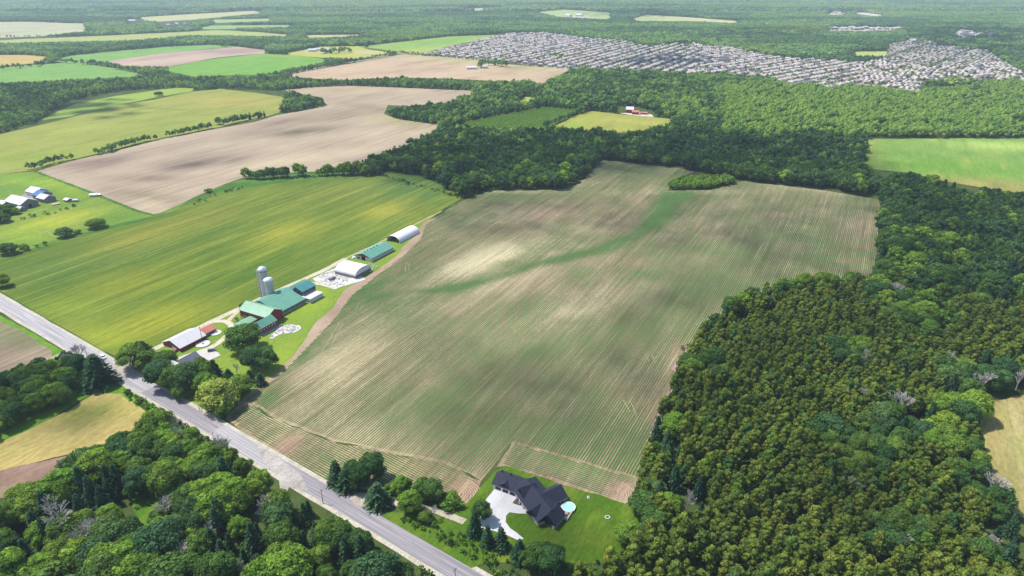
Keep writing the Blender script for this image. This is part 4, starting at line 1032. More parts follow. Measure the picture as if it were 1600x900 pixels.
def lounge(u_, w_, rz, label, group=None):
    q = root('garden_chair', label, 'chair', *lot(u_, w_), rz, 1.1, group)
    MB().box(-.3, .3, -.3, .3, .35, .42).build('seat', M['door_brown'], q)
    MB().box(-.3, .3, .24, .3, .42, .95).build('backrest', M['door_brown'], q)
    for sx in (-.27, .27):
        for sy in (-.27, .27): MB().box(sx - .03, sx + .03, sy - .03, sy + .03, 0, .35).build('leg', M['trim'], q)
for i, (u_, w_) in enumerate(((212.0, 85.6), (213.4, 85.4), (211.4, 88.8))):
    lounge(u_, w_, i, 'dark garden chair on the deck beside the pool', 'garden chairs on the pool deck')
q = root('patio_umbrella', 'folded dark patio umbrella on the deck at the rear wing corner', 'umbrella', *lot(216.4, 91.8), 0, 0)
MB().tube((0, 0, 0), (0, 0, 2.8), .05, .05, 8).build('pole', M['trim'], q)
MB().tube((0, 0, 1.4), (0, 0, 2.9), .45, .05, 10).build('canopy', M['door_brown'], q)
q = root('wooden_bench', 'small pale wooden bench on the lawn below the modern house', 'bench', *at(867, 825), .4)
MB().box(-.9, .9, -.3, .3, .42, .5).build('seat', M['deck'], q)
MB().box(-.9, .9, .25, .32, .5, .95).build('backrest', M['deck'], q)
for sx in (-.8, .8): MB().box(sx - .06, sx + .06, -.28, .28, 0, .42).build('leg', M['deck'], q)
q = root('fire_pit', 'small dark fire pit ringed with stones on the right of the lawn', 'fire pit', *at(949, 809), 0)
for i in range(12):
    a = 2 * math.pi * i / 12
    MB().box(1.0 * math.cos(a) - .26, 1.0 * math.cos(a) + .26, 1.0 * math.sin(a) - .22, 1.0 * math.sin(a) + .22, 0, .45 + .05 * (i % 3)).build('stone', M['rock'], q)
MB().tube((0, 0, 0), (0, 0, .2), .8, .7, 10).build('ash', D_, q)
for x_, y_, s_, lb in ((919, 778, .9, 'pale boulder on the lawn behind the pool'), (990, 819, .8, 'white boulder at the right edge of the lawn')):
    b_ = MB(); lump(b_, 0, 0, s_, 5); o = b_.build('boulder', [M['rock'], M['rock']]); o.location = (*at(x_, y_), .2); setp(o, lb, 'boulder')
q = root('garden_bed', 'dark planted bed between the garage and the front walk', 'garden bed', *at(810, 783), LOT)
MB().box(-2.6, 2.4, -1.7, 1.7, 0, .35).build('soil', M['bark'], q)

# -- road furniture and vehicles
def pole(px, py, hh, label):
    q = root('utility_pole', label, 'utility pole', *at(px, py), math.radians(-34), 0, 'utility poles along the road')
    MB().tube((0, 0, 0), (0, 0, hh), .17, .12, 8).build('pole', M['pole'], q)
    MB().box(-.06, .06, -1.2, 1.2, hh - .9, hh - .76).build('crossarm', M['pole'], q)
    for yy in (-1.05, 0, 1.05): MB().tube((0, yy, hh - .76), (0, yy, hh - .5), .06, .05, 6).build('insulator', M['wall_block'], q)
pole(505, 787, 8.5, 'wooden utility pole at the gravel mouth of the side road')
pole(138, 562, 8.5, 'wooden utility pole beside the bare dead tree')
pole(712, 912, 8.5, 'wooden utility pole nearest the bottom edge of the picture')
pole(336, 694, 8.0, 'wooden utility pole beside the roadside wood')
def vehicle(x, y, rz, paint, name, label, L=4.9, W=2.0, van=False, cat='car'):
    q = root(name, label, cat, x, y, rz, .28)
    pr = [(-L / 2, .35), (L / 2, .35), (L / 2, .85), (L * .28, 1.0), (-L / 2, 1.0)] if not van else [(-L / 2, .35), (L / 2, .35), (L / 2, 1.0), (L * .36, 1.25), (-L / 2, 1.25)]
    b_ = MB(); n_ = len(pr)
    b_.add([(p, s_ * W / 2, z) for s_ in (-1, 1) for p, z in pr], [(i, (i + 1) % n_, n_ + (i + 1) % n_, n_ + i) for i in range(n_)] + [tuple(range(n_))[::-1], tuple(range(n_, 2 * n_))])
    b_.build('body', paint, q)
    t0, t1 = (-L * .44, L * .12) if not van else (-L * .48, L * .2)
    hh = 1.55 if not van else 2.1
    zb = pr[-1][1]
    c_ = MB().add([(t0, -W * .46, zb), (t1 + .7, -W * .46, zb), (t1 + .7, W * .46, zb), (t0, W * .46, zb), (t0 + .35, -W * .40, hh - .06), (t1, -W * .40, hh - .06), (t1, W * .40, hh - .06), (t0 + .35, W * .40, hh - .06)], [(0, 3, 2, 1), (4, 5, 6, 7), (0, 1, 5, 4), (1, 2, 6, 5), (2, 3, 7, 6), (3, 0, 4, 7)])
    c_.build('window', M['glass'], q)
    MB().box(t0 + .3, t1 + .05, -W * .41, W * .41, hh - .06, hh).build('roof', paint, q)
    for sx in (-.31, .31):
        for sy in (-1, 1):
            w_ = MB().tube((sx * L, sy * (W / 2 - .2), .33), (sx * L, sy * (W / 2 + .02), .33), .36, .36, 14).build('wheel', M['rubber'], q)
            MB().tube((sx * L, sy * (W / 2 + .02), .33), (sx * L, sy * (W / 2 + .04), .33), .2, .2, 10).build('hubcap', M['silo_metal'], w_)
    for sy in (-1, 1):
        MB().box(L / 2 - .04, L / 2 + .03, sy * W * .36 - .2, sy * W * .36 + .2, .62, .8).build('headlight', M['trim'], q)
cx, cy = at(156.5, 562)
vehicle(cx + 1.0, cy + 1.6, math.radians(-34.6), M['car_white'], 'white_van', 'white van driving on the road beside the large dark spruce', 5.2, 2.1, True, 'van')
vehicle(*at(277, 548), LOT, M['roof_rust'], 'parked_car', 'dark red car parked on the drive of the old farm', cat='car')
vehicle(*at(331, 549), .4, M['glass'], 'parked_car', 'dark car parked on the white apron behind the farmhouse', cat='car')
for x_, y_, lb in ((343, 680, 'grey roadside mailbox on the verge opposite the side road'), (222, 588, 'white mailbox at the farm drive')):
    q = root('mailbox', lb, 'mailbox', *at(x_, y_), .5)
    MB().box(-.05, .05, -.05, .05, 0, 1.0).build('post', M['pole'], q); MB().box(-.3, .3, -.14, .14, 1.0, 1.3).build('box', M['trim'], q)
# pasture fences of the left farm
def fence(pts, label, gap=6.0):
    P = at_np(pts)
    q = root('wire_fence', label, 'fence', P[0][0], P[0][1])
    for a, b in zip(P[:-1], P[1:]):
        L = float(np.linalg.norm(b - a)); k = max(1, int(L / gap))
        for i in range(k):
            p = a + (b - a) * i / k - P[0]
            MB().tube((p[0], p[1], 0), (p[0], p[1], 1.35), .09, .08, 5).build('post', M['pole'], q)
        for zz in (.6, 1.2):
            MB().tube((*(a - P[0]), zz), (*(b - P[0]), zz), .03, .03, 4).build('rail', M['wall_block'], q)
fence([(34, 343), (75, 336), (118, 326), (136, 319)], 'wire fence dividing the two upper paddocks of the left farm')
fence([(0, 370), (50, 366), (86, 371)], 'wire fence of the lowest paddock of the left farm')
def size_of(s_, a_, b_): return 'small ' if s_ < a_ else 'large ' if s_ > b_ else ''
# ------------------------------------------------------------------ tree models
def ico(sub):
    bm = bmesh.new(); bmesh.ops.create_icosphere(bm, subdivisions=sub, radius=1)
    v = np.array([p.co[:] for p in bm.verts]); f = np.array([[q.index for q in p.verts] for p in bm.faces]); bm.free()
    return v, f
ICO = {1: ico(1), 2: ico(2)}

class Foli:
    def __init__(s): s.V, s.Q, s.T, s.A, s.n = [], [], [], [], 0
    def quads(s, c, nrm, size, rng, var, asp=.62):
        k = len(c)
        nrm = nrm / np.maximum(np.linalg.norm(nrm, axis=1), 1e-6)[:, None]
        r = rng.randn(k, 3)
        t = np.cross(nrm, r); t /= np.maximum(np.linalg.norm(t, axis=1), 1e-6)[:, None]
        b = np.cross(nrm, t)
        sz = size * rng.uniform(.65, 1.35, k)[:, None]
        V = np.stack([c + t * sz, c + b * sz * asp + nrm * sz * .15, c - t * sz, c - b * sz * asp + nrm * sz * .15], 1).reshape(-1, 3)
        s.V.append(V); s.Q.append(s.n + np.arange(4 * k).reshape(k, 4)); s.A.append(np.repeat(var, 4)); s.n += 4 * k
    def ball(s, c, r, rng, var, sub=1, squash=(1, 1, 1)):
        v, f = ICO[sub]
        V = v * (1 + .22 * rng.randn(len(v), 1)) * r * np.array(squash) + np.array(c)
        s.V.append(V); s.T.append(s.n + f); s.A.append(np.full(len(V), var)); s.n += len(V)
    def mesh(s, name, mat, trunk=None):
        me = bpy.data.meshes.new(name)
        V = np.concatenate(s.V); A = np.concatenate(s.A)
        Q = np.concatenate(s.Q) if s.Q else None
        T = np.concatenate(s.T) if s.T else None
        nf = (0 if Q is None else len(Q)) + (0 if T is None else len(T))
        if trunk is not None:
            tv, tf_ = trunk
            k = len(V)
            Q2 = np.array(tf_) + k
            V = np.concatenate([V, tv]); A = np.concatenate([A, np.full(len(tv), .5)])
            # quads first: put the trunk quads behind the leaves, triangles last
            q_all = Q2 if Q is None else np.concatenate([Q, Q2])
            mesh_arrays(me, V, q_all, T)
            mi = np.zeros(nf + len(Q2), np.int32)
            q0 = 0 if Q is None else len(Q)
            mi[q0:q0 + len(Q2)] = 1
            me.materials.append(mat); me.materials.append(M['bark'])
            me.polygons.foreach_set('material_index', mi)
        else:
            mesh_arrays(me, V, Q, T)
            me.materials.append(mat)
        a = me.attributes.new('var', 'FLOAT', 'POINT'); a.data.foreach_set('value', np.clip(A, 0, 1).astype(np.float32))
        return me

def trunk_arrays(segs, n_=6):
    """segs: list of (p0, p1, r0, r1)"""
    b_ = MB()
    for p0, p1, r0, r1 in segs: b_.tube(p0, p1, r0, r1, n_, caps=False)
    return np.array(b_.v), b_.f

def lobes_broad(Rc, z0, z1, k, rng, lr=(.30, .46)):
    """lobes spread over a crown whose outline is uneven"""
    out = []
    cz, hz = (z0 + z1) / 2, (z1 - z0) / 2
    for i in range(k):
        g = i / k
        zz = 1 - 1.75 * g + rng.uniform(-.08, .08)
        zz = max(-.85, min(.95, zz))
        a = i * 2.39996 + rng.uniform(-.4, .4)
        q = math.sqrt(max(.02, 1 - zz * zz))
        rr_ = Rc * rng.uniform(*lr)
        k2 = rng.uniform(.48, .95)
        out.append((Rc * k2 * q * math.cos(a), Rc * k2 * q * math.sin(a), cz + hz * .74 * zz, rr_))
    return out

def broad_tree(name, mat, seed, Ht=12.0, Rc=5.0, z0=2.2, k=20, leaves=95, size=.5, lod=0, droop=False):
    rng = np.random.RandomState(seed)
    fo = Foli()
    L = lobes_broad(Rc, z0, Ht, k, rng)
    for (x, y, z, r_) in L:
        var = rng.uniform(.1, .9)
        fo.ball((x, y, z), r_ * .66, rng, var * .4, 1, (1, 1, .85))
        m_ = max(3, int(leaves * (r_ / (Rc * .38)) ** 2))
        d = rng.randn(m_, 3); d[:, 2] += .35
        out = np.array([x, y, z]) - np.array([0, 0, (z0 + Ht) / 2 - 1])
        d += .55 * out / (np.linalg.norm(out) + 1e-6)
        d /= np.linalg.norm(d, axis=1)[:, None]
        c = np.array([x, y, z]) + d * r_ * rng.uniform(.62, 1.18, m_)[:, None] * np.array([1, 1, .88])
        if droop: c[:, 2] -= rng.uniform(0, 1.6, m_) * (np.hypot(c[:, 0], c[:, 1]) / Rc)
        fo.quads(c, d + .42 * rng.randn(m_, 3), size, rng, np.clip(var + .28 * rng.randn(m_), 0, 1), .9 if not droop else .35)
    if lod == 0:
        segs = [((0, 0, -.2), (0, 0, Ht * .45), Ht * .026, Ht * .018)]
        for (x, y, z, r_) in L[::2]: segs.append(((0, 0, Ht * rng.uniform(.2, .42)), (x * .85, y * .85, z), Ht * .012, Ht * .004))
        return fo.mesh(name, mat), trunk_arrays(segs)
    return fo.mesh(name, mat, trunk_arrays([((0, 0, -.2), (0, 0, Ht * .6), Ht * .022, Ht * .012)], 5)), None

def cedar_tree(name, mat, seed, Ht=10.4, Rc=2.15, k=13, leaves=30, size=.36):
    rng = np.random.RandomState(seed)
    fo = Foli()
    for i in range(k):
        g = (i + .5) / k
        z = Ht * (.30 + .66 * g)
        rad = Rc * (1 - ((g - .25) / .82) ** 2.1 if g > .25 else .9) * .62
        a = i * 2.39996 + rng.uniform(-.5, .5)
        r_ = Rc * (.56 - .13 * g) * rng.uniform(.85, 1.2)
        x, y = rad * math.cos(a), rad * math.sin(a)
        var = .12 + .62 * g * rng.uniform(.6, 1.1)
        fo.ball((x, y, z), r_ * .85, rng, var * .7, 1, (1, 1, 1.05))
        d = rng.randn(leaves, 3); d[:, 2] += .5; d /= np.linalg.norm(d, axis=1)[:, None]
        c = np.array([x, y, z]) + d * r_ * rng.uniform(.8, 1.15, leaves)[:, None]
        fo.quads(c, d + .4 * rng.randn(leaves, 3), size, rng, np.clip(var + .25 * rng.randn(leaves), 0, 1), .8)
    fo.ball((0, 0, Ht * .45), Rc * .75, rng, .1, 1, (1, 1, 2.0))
    return fo.mesh(name, mat, trunk_arrays([((0, 0, -.2), (0, 0, Ht * .5), .16, .1)], 5))

def spruce_tree(name, mat, seed, Ht=13.0, Rc=3.4, tiers=15, lod=0):
    rng = np.random.RandomState(seed)
    fo = Foli()
    fo.ball((0, 0, Ht * .40), Rc * .5, rng, .1, 1, (1, 1, Ht * .42 / (Rc * .5)))
    C_, Nn, Vv = [], [], []
    for j in range(tiers):
        g = j / tiers
        z = Ht * (.07 + .9 * g)
        rad = Rc * (1 - g) ** .85 + .25
        nb = int(5 + 9 * (1 - g))
        for i in range(nb):
            a = 2 * math.pi * (i + .5 * (j % 2)) / nb + rng.uniform(-.2, .2)
            rb_ = rad * rng.uniform(.8, 1.12)
            var = rng.uniform(.1, .9)
            for s_ in np.arange(.35, 1.01, .13 if lod == 0 else .3):
                C_.append((rb_ * s_ * math.cos(a), rb_ * s_ * math.sin(a), z - rb_ * s_ * .30 + .10 * s_ * s_ * rb_ + rng.uniform(-.1, .1)))
                Nn.append((math.cos(a) * .35, math.sin(a) * .35, 1)); Vv.append(var)
    C_, Nn = np.array(C_), np.array(Nn)
    fo.quads(C_, Nn + .45 * rng.randn(len(C_), 3), .52 if lod == 0 else .8, rng, np.clip(np.array(Vv) + .2 * rng.randn(len(C_)), 0, 1), .55)
    tr = trunk_arrays([((0, 0, -.2), (0, 0, Ht * .96), Ht * .018, .03)])
    if lod: return fo.mesh(name, mat, tr), None
    return fo.mesh(name, mat), tr

def dead_tree(name, seed, Ht=10, spread=.9, fine=4):
    rr = random.Random(seed)
    b_ = MB()
    def grow(p, d, L, r_, lvl):
        q = Vector(p) + d * L
        b_.tube(p, q, r_, max(.045, r_ * .66), 5 if lvl < 2 else 3, caps=False)
        if lvl >= fine: return
        for _ in range(4 if lvl < 3 else 3):
            nd = (d + Vector((rr.uniform(-1, 1), rr.uniform(-1, 1), rr.uniform(-.15, .7))) * spread).normalized()
            grow(tuple(q), nd, L * rr.uniform(.62, .85), max(.05, r_ * .66), lvl + 1)
    grow((0, 0, -.2), Vector((rr.uniform(-.1, .1), rr.uniform(-.1, .1), 1)).normalized(), Ht * .34, Ht * .028, 0)
    me = bpy.data.meshes.new(name)
    me.from_pydata(b_.v, [], b_.f); me.materials.append(M['deadwood'])
    return me

def trunk_mesh(tr):
    me = bpy.data.meshes.new('trunk'); me.from_pydata([tuple(v) for v in tr[0]], [], tr[1]); me.materials.append(M['bark']); return me

def low_tree(name, mat, seed, Ht=11, Rc=4.2, conical=False):
    rng = np.random.RandomState(seed)
    fo = Foli()
    if conical:
        for j in range(4):
            g = j / 4; fo.ball((rng.uniform(-.3, .3), rng.uniform(-.3, .3), Ht * (.22 + .66 * g)), Rc * (.85 - .62 * g), rng, .2 + .4 * g, 1, (1, 1, 1.15))
        L = [(0, 0, Ht * .5, Rc * .8)]
    else:
        L = lobes_broad(Rc, 2, Ht, 7, rng, (.38, .52))
        for (x, y, z, r_) in L: fo.ball((x, y, z), r_ * .9, rng, rng.uniform(.1, .7), 1, (1, 1, .8))
    for (x, y, z, r_) in L:
        k = 12 if not conical else 36
        d = rng.randn(k, 3); d[:, 2] += .5; d /= np.linalg.norm(d, axis=1)[:, None]
        c = np.array([x, y, z]) + d * r_ * 1.0 * (np.array([.8, .8, Ht * .5 / r_]) if conical else 1)
        fo.quads(c, d + .4 * rng.randn(k, 3), .75, rng, np.clip(.5 + .3 * rng.randn(k), 0, 1), .9)
    return fo.mesh(name, mat)

def tile_mesh(name, mat, seed, size, spacing, Ht, Rc):
    """a piece of closed canopy for woods far away: crowns of uneven height"""
    rng = np.random.RandomState(seed)
    fo = Foli()
    k = int(size / spacing)
    for i in range(k):
        for j in range(k):
            x = (i + .5 + rng.uniform(-.45, .45)) * spacing - size / 2
            y = (j + .5 + rng.uniform(-.45, .45)) * spacing - size / 2
            h_ = Ht * rng.uniform(.6, 1.2); r_ = Rc * rng.uniform(.7, 1.25)
            var = rng.uniform(0, 1)
            con = rng.rand() < .3
            fo.ball((x, y, h_ * .62), r_ * (.75 if con else 1), rng, var, 1, (1, 1, h_ * (.5 if con else .36) / r_))
            d = rng.randn(5, 3); d[:, 2] = np.abs(d[:, 2]) + .3; d /= np.linalg.norm(d, axis=1)[:, None]
            fo.quads(np.array([x, y, h_ * .62]) + d * r_ * np.array([1, 1, h_ * .36 / r_]), d + .5 * rng.randn(5, 3), r_ * .38, rng, np.clip(var + .3 * rng.randn(5), 0, 1), .9)
    return fo.mesh(name, mat)

def scatter(name, label, cat, pts, scl, rot, idx, meshes):
    """pts (N,3): ONE object that repeats the given models; only for what nobody could count"""
    me = bpy.data.meshes.new(name + '_points')
    me.vertices.add(len(pts)); me.vertices.foreach_set('co', np.asarray(pts, np.float32).ravel())
    for nm, arr, tp in (('scl', scl, 'FLOAT'), ('rotz', rot, 'FLOAT'), ('idx', idx, 'INT')):
        a = me.attributes.new(nm, tp, 'POINT')
        a.data.foreach_set('value', np.asarray(arr, np.float32 if tp == 'FLOAT' else np.int32))
    o = link(name, me)
    g = bpy.data.node_groups.new(name + '_nodes', 'GeometryNodeTree')
    g.interface.new_socket('Geometry', in_out='INPUT', socket_type='NodeSocketGeometry')
    g.interface.new_socket('Geometry', in_out='OUTPUT', socket_type='NodeSocketGeometry')
    gi, go = g.nodes.new('NodeGroupInput'), g.nodes.new('NodeGroupOutput')
    ip = g.nodes.new('GeometryNodeInstanceOnPoints')
    jn = g.nodes.new('GeometryNodeJoinGeometry')
    for me_ in meshes[::-1]:
        src = SRC.get(me_.name)
        if src is None:
            src = bpy.data.objects.new('model_' + me_.name, me_); SRC[me_.name] = src
        oi = g.nodes.new('GeometryNodeObjectInfo'); oi.inputs['Object'].default_value = src
        gt = g.nodes.new('GeometryNodeGeometryToInstance')
        g.links.new(oi.outputs['Geometry'], gt.inputs[0]); g.links.new(gt.outputs[0], jn.inputs[0])
    def na(nm, tp):
        n_ = g.nodes.new('GeometryNodeInputNamedAttribute'); n_.data_type = tp; n_.inputs['Name'].default_value = nm
        return n_.outputs['Attribute']
    cx_ = g.nodes.new('ShaderNodeCombineXYZ'); g.links.new(na('rotz', 'FLOAT'), cx_.inputs[2])
    cs = g.nodes.new('ShaderNodeCombineXYZ')
    sc_ = na('scl', 'FLOAT')
    for i in range(3): g.links.new(sc_, cs.inputs[i])
    e2r = g.nodes.new('FunctionNodeEulerToRotation'); g.links.new(cx_.outputs[0], e2r.inputs[0])
    g.links.new(gi.outputs[0], ip.inputs['Points']); g.links.new(jn.outputs[0], ip.inputs['Instance'])
    ip.inputs['Pick Instance'].default_value = True
    g.links.new(na('idx', 'INT'), ip.inputs['Instance Index'])
    g.links.new(e2r.outputs[0], ip.inputs['Rotation']); g.links.new(cs.outputs[0], ip.inputs['Scale'])
    g.links.new(ip.outputs[0], go.inputs[0])
    md = o.modifiers.new('repeat', 'NODES'); md.node_group = g
    for me_ in meshes:
        for mt in me_.materials:
            if mt.name not in [x.name for x in o.data.materials]: o.data.materials.append(mt)
    return setp(o, label, cat, None, 'stuff')
SRC = {}

HERO = {k: [broad_tree(f'crown_{k}_{i}', M[k], 100 * j + i, k=28, leaves=240, size=.31) for i in range(nv_)] for j, (k, nv_) in enumerate((('broad', 4), ('dark', 2), ('bright', 2)))}
HERO['willow'] = [broad_tree('crown_willow', M['willow'], 77, k=26, leaves=120, size=.5, droop=True)]
HERO['shrub'] = [broad_tree('crown_shrub_%d' % i, M['shrub'], 300 + i, 4, 2.4, .1, 10, 55, .28) for i in range(2)]
HERO['spruce'] = [spruce_tree('crown_spruce_%d' % i, M['spruce'], 500 + i) for i in range(3)]
MESHP = {k: [(a, trunk_mesh(b)) for a, b in v] for k, v in HERO.items()}
MID = [broad_tree('mid_broad_%d' % i, M['broad'], 700 + i, k=15, leaves=42, size=.62, lod=1)[0] for i in range(4)] + \
      [broad_tree('mid_dark_%d' % i, M['dark'], 720 + i, k=15, leaves=42, size=.62, lod=1)[0] for i in range(2)] + \
      [broad_tree('mid_bright', M['bright'], 730, k=15, leaves=42, size=.62, lod=1)[0]] + \
      [spruce_tree('mid_spruce', M['spruce'], 740, 12, 2.8, 11, lod=1)[0]]
CED = [cedar_tree('cedar_%d' % i, M['cedar'], 800 + i) for i in range(5)]
LOWT = [low_tree('low_%d' % i, M['far' if i < 3 else 'dark'], 850 + i) for i in range(4)] + [low_tree('low_bright', M['pale'], 856), low_tree('low_cone', M['dark'], 857, 11, 2.6, True)]
CEDX = [cedar_tree('cedar_green', M['broad'], 811), cedar_tree('cedar_dark', M['dark'], 812), cedar_tree('cedar_bright', M['bright'], 813, 8.6)]
DEAD = [dead_tree('dead_branches_%d' % i, 900 + i, 10, .55 + .12 * i) for i in range(4)]

def hero_tree(kind, x, y, Ht, Rc, name, label, cat='tree', group=None, rz=None, v=None):
    base_h = {'spruce': 13.0, 'shrub': 4.0}.get(kind, 12.0)
    base_r = {'spruce': 3.4, 'shrub': 2.4}.get(kind, 5.0)
    vs = MESHP[kind]
    cr, tr = vs[rnd.randrange(len(vs)) if v is None else v % len(vs)]
    q = root(name, label, cat, x, y, rnd.uniform(0, 6.28) if rz is None else rz, 0, group)
    q.scale = (Rc / base_r, Rc / base_r, Ht / base_h)
    link('crown', cr, q); link('trunk', tr, q)
    return q
def bare_tree(x, y, Ht, label, group=None, v=None, name='dead_tree'):
    o = link(name, DEAD[rnd.randrange(4) if v is None else v])
    o.location = (x, y, 0); o.scale = (Ht / 10,) * 3; o.rotation_euler = (0, 0, rnd.uniform(0, 6.28))
    return setp(o, label, 'tree', group)

# ------------------------------------------------------------------ single trees: (photo x of the trunk, photo y of its foot, height, crown radius)
T1 = [
 ('broad', 217, 583, 15, 8.6, 'round_tree', 'round green tree on the corner between the farm lane and the farm drive'),
 ('dark', 226, 573, 15, 3.6, 'slim_tree', 'darker slim tree just behind the round corner tree'),
 ('spruce', 157, 612, 21, 9.4, 'spruce_tree', 'big dark spruce standing alone beside the road opposite the farm lane'),
 ('broad', 258, 580, 10, 6.2, 'round_bush', 'grey green round tree left of the old farmhouse'),
 ('dark', 256, 612, 16, 7.0, 'maple_tree', 'leftmost dark maple of the row along the road by the farmhouse'),
 ('broad', 274, 618, 15.5, 6.8, 'maple_tree', 'second maple from the left, greener than its neighbours of the farmhouse row'),
 ('dark', 296, 618, 16, 7.2, 'maple_tree', 'third dark maple from the left of the farmhouse row'),
 ('broad', 281, 628, 8, 3.6, 'small_maple', 'small light green tree in front of the second maple'),
 ('broad', 317, 606, 15, 6.6, 'maple_tree', 'mid green maple behind the others, right in front of the farmhouse yard'),
 ('spruce', 338, 598, 14, 4.6, 'pine_tree', 'open grey green pine at the right end of the farmhouse roof'),
 ('willow', 343, 648, 16, 9.4, 'willow_tree', 'large yellow green willow by the field corner at the road'),
 ('bright', 323, 620, 12, 5.4, 'lime_tree', 'light green tree behind the willow on its left'),
 ('broad', 377, 624, 11, 6.4, 'broad_tree', 'mid green tree right of the willow beside the bare field strip'),
 ('dark', 352, 655, 8, 4.4, 'dark_bush', 'dark bush at the foot of the willow near the road'),
 ('spruce', 359, 601, 9, 4.2, 'blue_spruce', 'small blue green spruce behind the willow'),
 ('dark', 381, 556, 16, 9.2, 'oak_tree', 'large dense dark tree in front of the low green shed'),
 ('dark', 398, 584, 14, 6.4, 'oak_tree', 'dark oval tree in the middle of the farm lawn'),
 ('broad', 417, 582, 13, 6.0, 'ash_tree', 'green tree right of the dark oval tree on the farm lawn'),
 ('spruce', 392, 600, 8.5, 3.0, 'small_spruce', 'left one of the two small dark conical spruces by the bare strip'),
 ('spruce', 408, 605, 8.5, 3.2, 'small_spruce', 'right one of the two small dark conical spruces by the bare strip'),
 ('broad', 383, 485, 4.5, 2.8, 'dark_bush', 'bush at the near end of the cross barn'),
 ('spruce', 527, 762, 14, 4.4, 'spruce_tree', 'leftmost dark spruce of the roadside clump by the corn field'),
 ('spruce', 543, 771, 13, 5.0, 'spruce_tree', 'second dark spruce of the roadside clump beside the lane mouth'),
 ('broad', 553, 764, 14, 4.0, 'slim_tree', 'light green slim tree between the dark spruces of the roadside clump'),
 ('dark', 563, 770, 13, 4.4, 'roadside_tree', 'dark green tree at the near side of the roadside clump'),
 ('dark', 585, 757, 14, 4.8, 'roadside_tree', 'dark tree at the right end of the roadside clump'),
 ('spruce', 591, 797, 13, 5.6, 'pine_tree', 'blue green pine standing alone between the gravel lane and the road'),
 ('bright', 628, 778, 9, 3.4, 'young_tree', 'light green young tree behind the gravel lane'),
 ('bright', 641, 806, 10, 4.2, 'young_tree', 'bright green young tree between the gravel lane and the road'),
 ('broad', 660, 783, 9, 4.0, 'hedge_tree', 'first tree of the hedge clump behind the gravel lane'),
 ('dark', 676, 786, 9.5, 4.6, 'hedge_tree', 'dark round tree at the right end of the hedge clump behind the lane'),
 ('shrub', 612, 773, 4, 3.2, 'bush', 'low bush behind the gravel lane next to the young tree'),
 ('shrub', 705, 796, 4, 5.0, 'bush', 'wide light green bush left of the white turning area'),
 ('broad', 665, 819, 5, 2.8, 'bush', 'dark small bush in the rough grass by the road'),
 ('spruce', 742, 842, 14, 3.4, 'spruce_tree', 'tall dark spruce left of the white drive of the modern house'),
 ('broad', 753, 818, 10, 3.4, 'yard_tree', 'grey green tree at the edge of the white turning area'),
 ('spruce', 762, 858, 12, 3.0, 'spruce_tree', 'dark spruce in front of the white drive, second from the left'),
 ('spruce', 783, 862, 12, 3.4, 'spruce_tree', 'dark spruce just below the curve of the white drive'),
 ('spruce', 812, 882, 12, 3.6, 'spruce_tree', 'dark spruce below the lawn of the modern house'),
 ('broad', 834, 892, 10, 4.6, 'dark_tree', 'dark tree at the bottom of the garden lawn'),
 ('dark', 860, 902, 11, 5.2, 'dark_tree', 'round dark tree right of the bottom of the garden lawn'),
 ('bright', 980, 853, 8, 4.6, 'garden_tree', 'light green tree at the lower right of the garden lawn'),
 ('dark', 1005, 812, 10, 6.0, 'garden_tree', 'dark round tree where the lawn meets the olive wood'),
 ('broad', 1020, 790, 10, 5.4, 'garden_tree', 'mid green tree behind the dark round one at the wood corner'),
 ('dark', 1022, 836, 10, 5.4, 'garden_tree', 'dark tree below the dark round one at the wood corner'),
 ('broad', 102, 374, 8, 6.2, 'pasture_tree', 'round dark tree on the ditch bank, left one of the pair below the left farm'),
 ('broad', 150, 361, 8.5, 7.2, 'pasture_tree', 'round dark tree on the ditch bank, right one of the pair below the left farm'),
 ('shrub', 122, 367, 3.5, 2.8, 'bush', 'little bush between the two round ditch bank trees'),
 ('broad', 13, 402, 9, 6.6, 'pasture_tree', 'dark tree near the left edge above the wheat field'),
 ('shrub', 39, 394, 5, 3.8, 'bush', 'small grey green bush beside the dark tree near the left edge'),
 ('broad', 4, 452, 10, 5.0, 'edge_tree', 'dark tree at the left edge where the road leaves the picture'),
 ('shrub', 326, 303, 4, 4.0, 'bush', 'small dark bush alone on the ditch bank'),
 ('broad', 8, 340, 9, 8.0, 'farm_tree', 'dark tree in front of the grey barn at the left edge'),
 ('bright', 24, 337, 6, 4.0, 'farm_tree', 'light green bush at the near corner of the grey barn'),
 ('dark', 2, 352, 8, 7.0, 'farm_tree', 'dark bush lowest at the left edge below the grey barn'),
 ('broad', 342, 196, 11, 4.6, 'slim_tree', 'tall single tree in the hedge above the tan field'),
 ('broad', 249, 152, 8, 7.0, 'field_tree', 'single round bush on the line between the two hay fields'),
 ('dark', 146, 102, 12, 7.0, 'field_tree', 'single dark tree at the corner of the pink brown field'),
 ('broad', 893, 118, 12, 6.0, 'field_tree', 'single tree at the road corner before the estate'),
]
for kd, x_, y_, h_, r_, nm, lb in T1:
    hero_tree(kd, *at(x_, y_ - .42 * r_ * F / (at(x_, y_)[1] * CT + H * ST)), h_ * 1.05, r_ * 1.14, nm, lb)
bare_tree(*at(130, 570), 15, 'bare grey dead tree leaning over the road at the left', v=0)
bare_tree(*at(371, 585), 7, 'small pinkish leafless tree between the farm spruces', v=1)
bare_tree(*at(676, 812), 7, 'small grey leafless tree beside the gravel lane', v=2)
bare_tree(*at(1374, 740), 10, 'leafless grey tree leaning in the right hand wood', v=3)

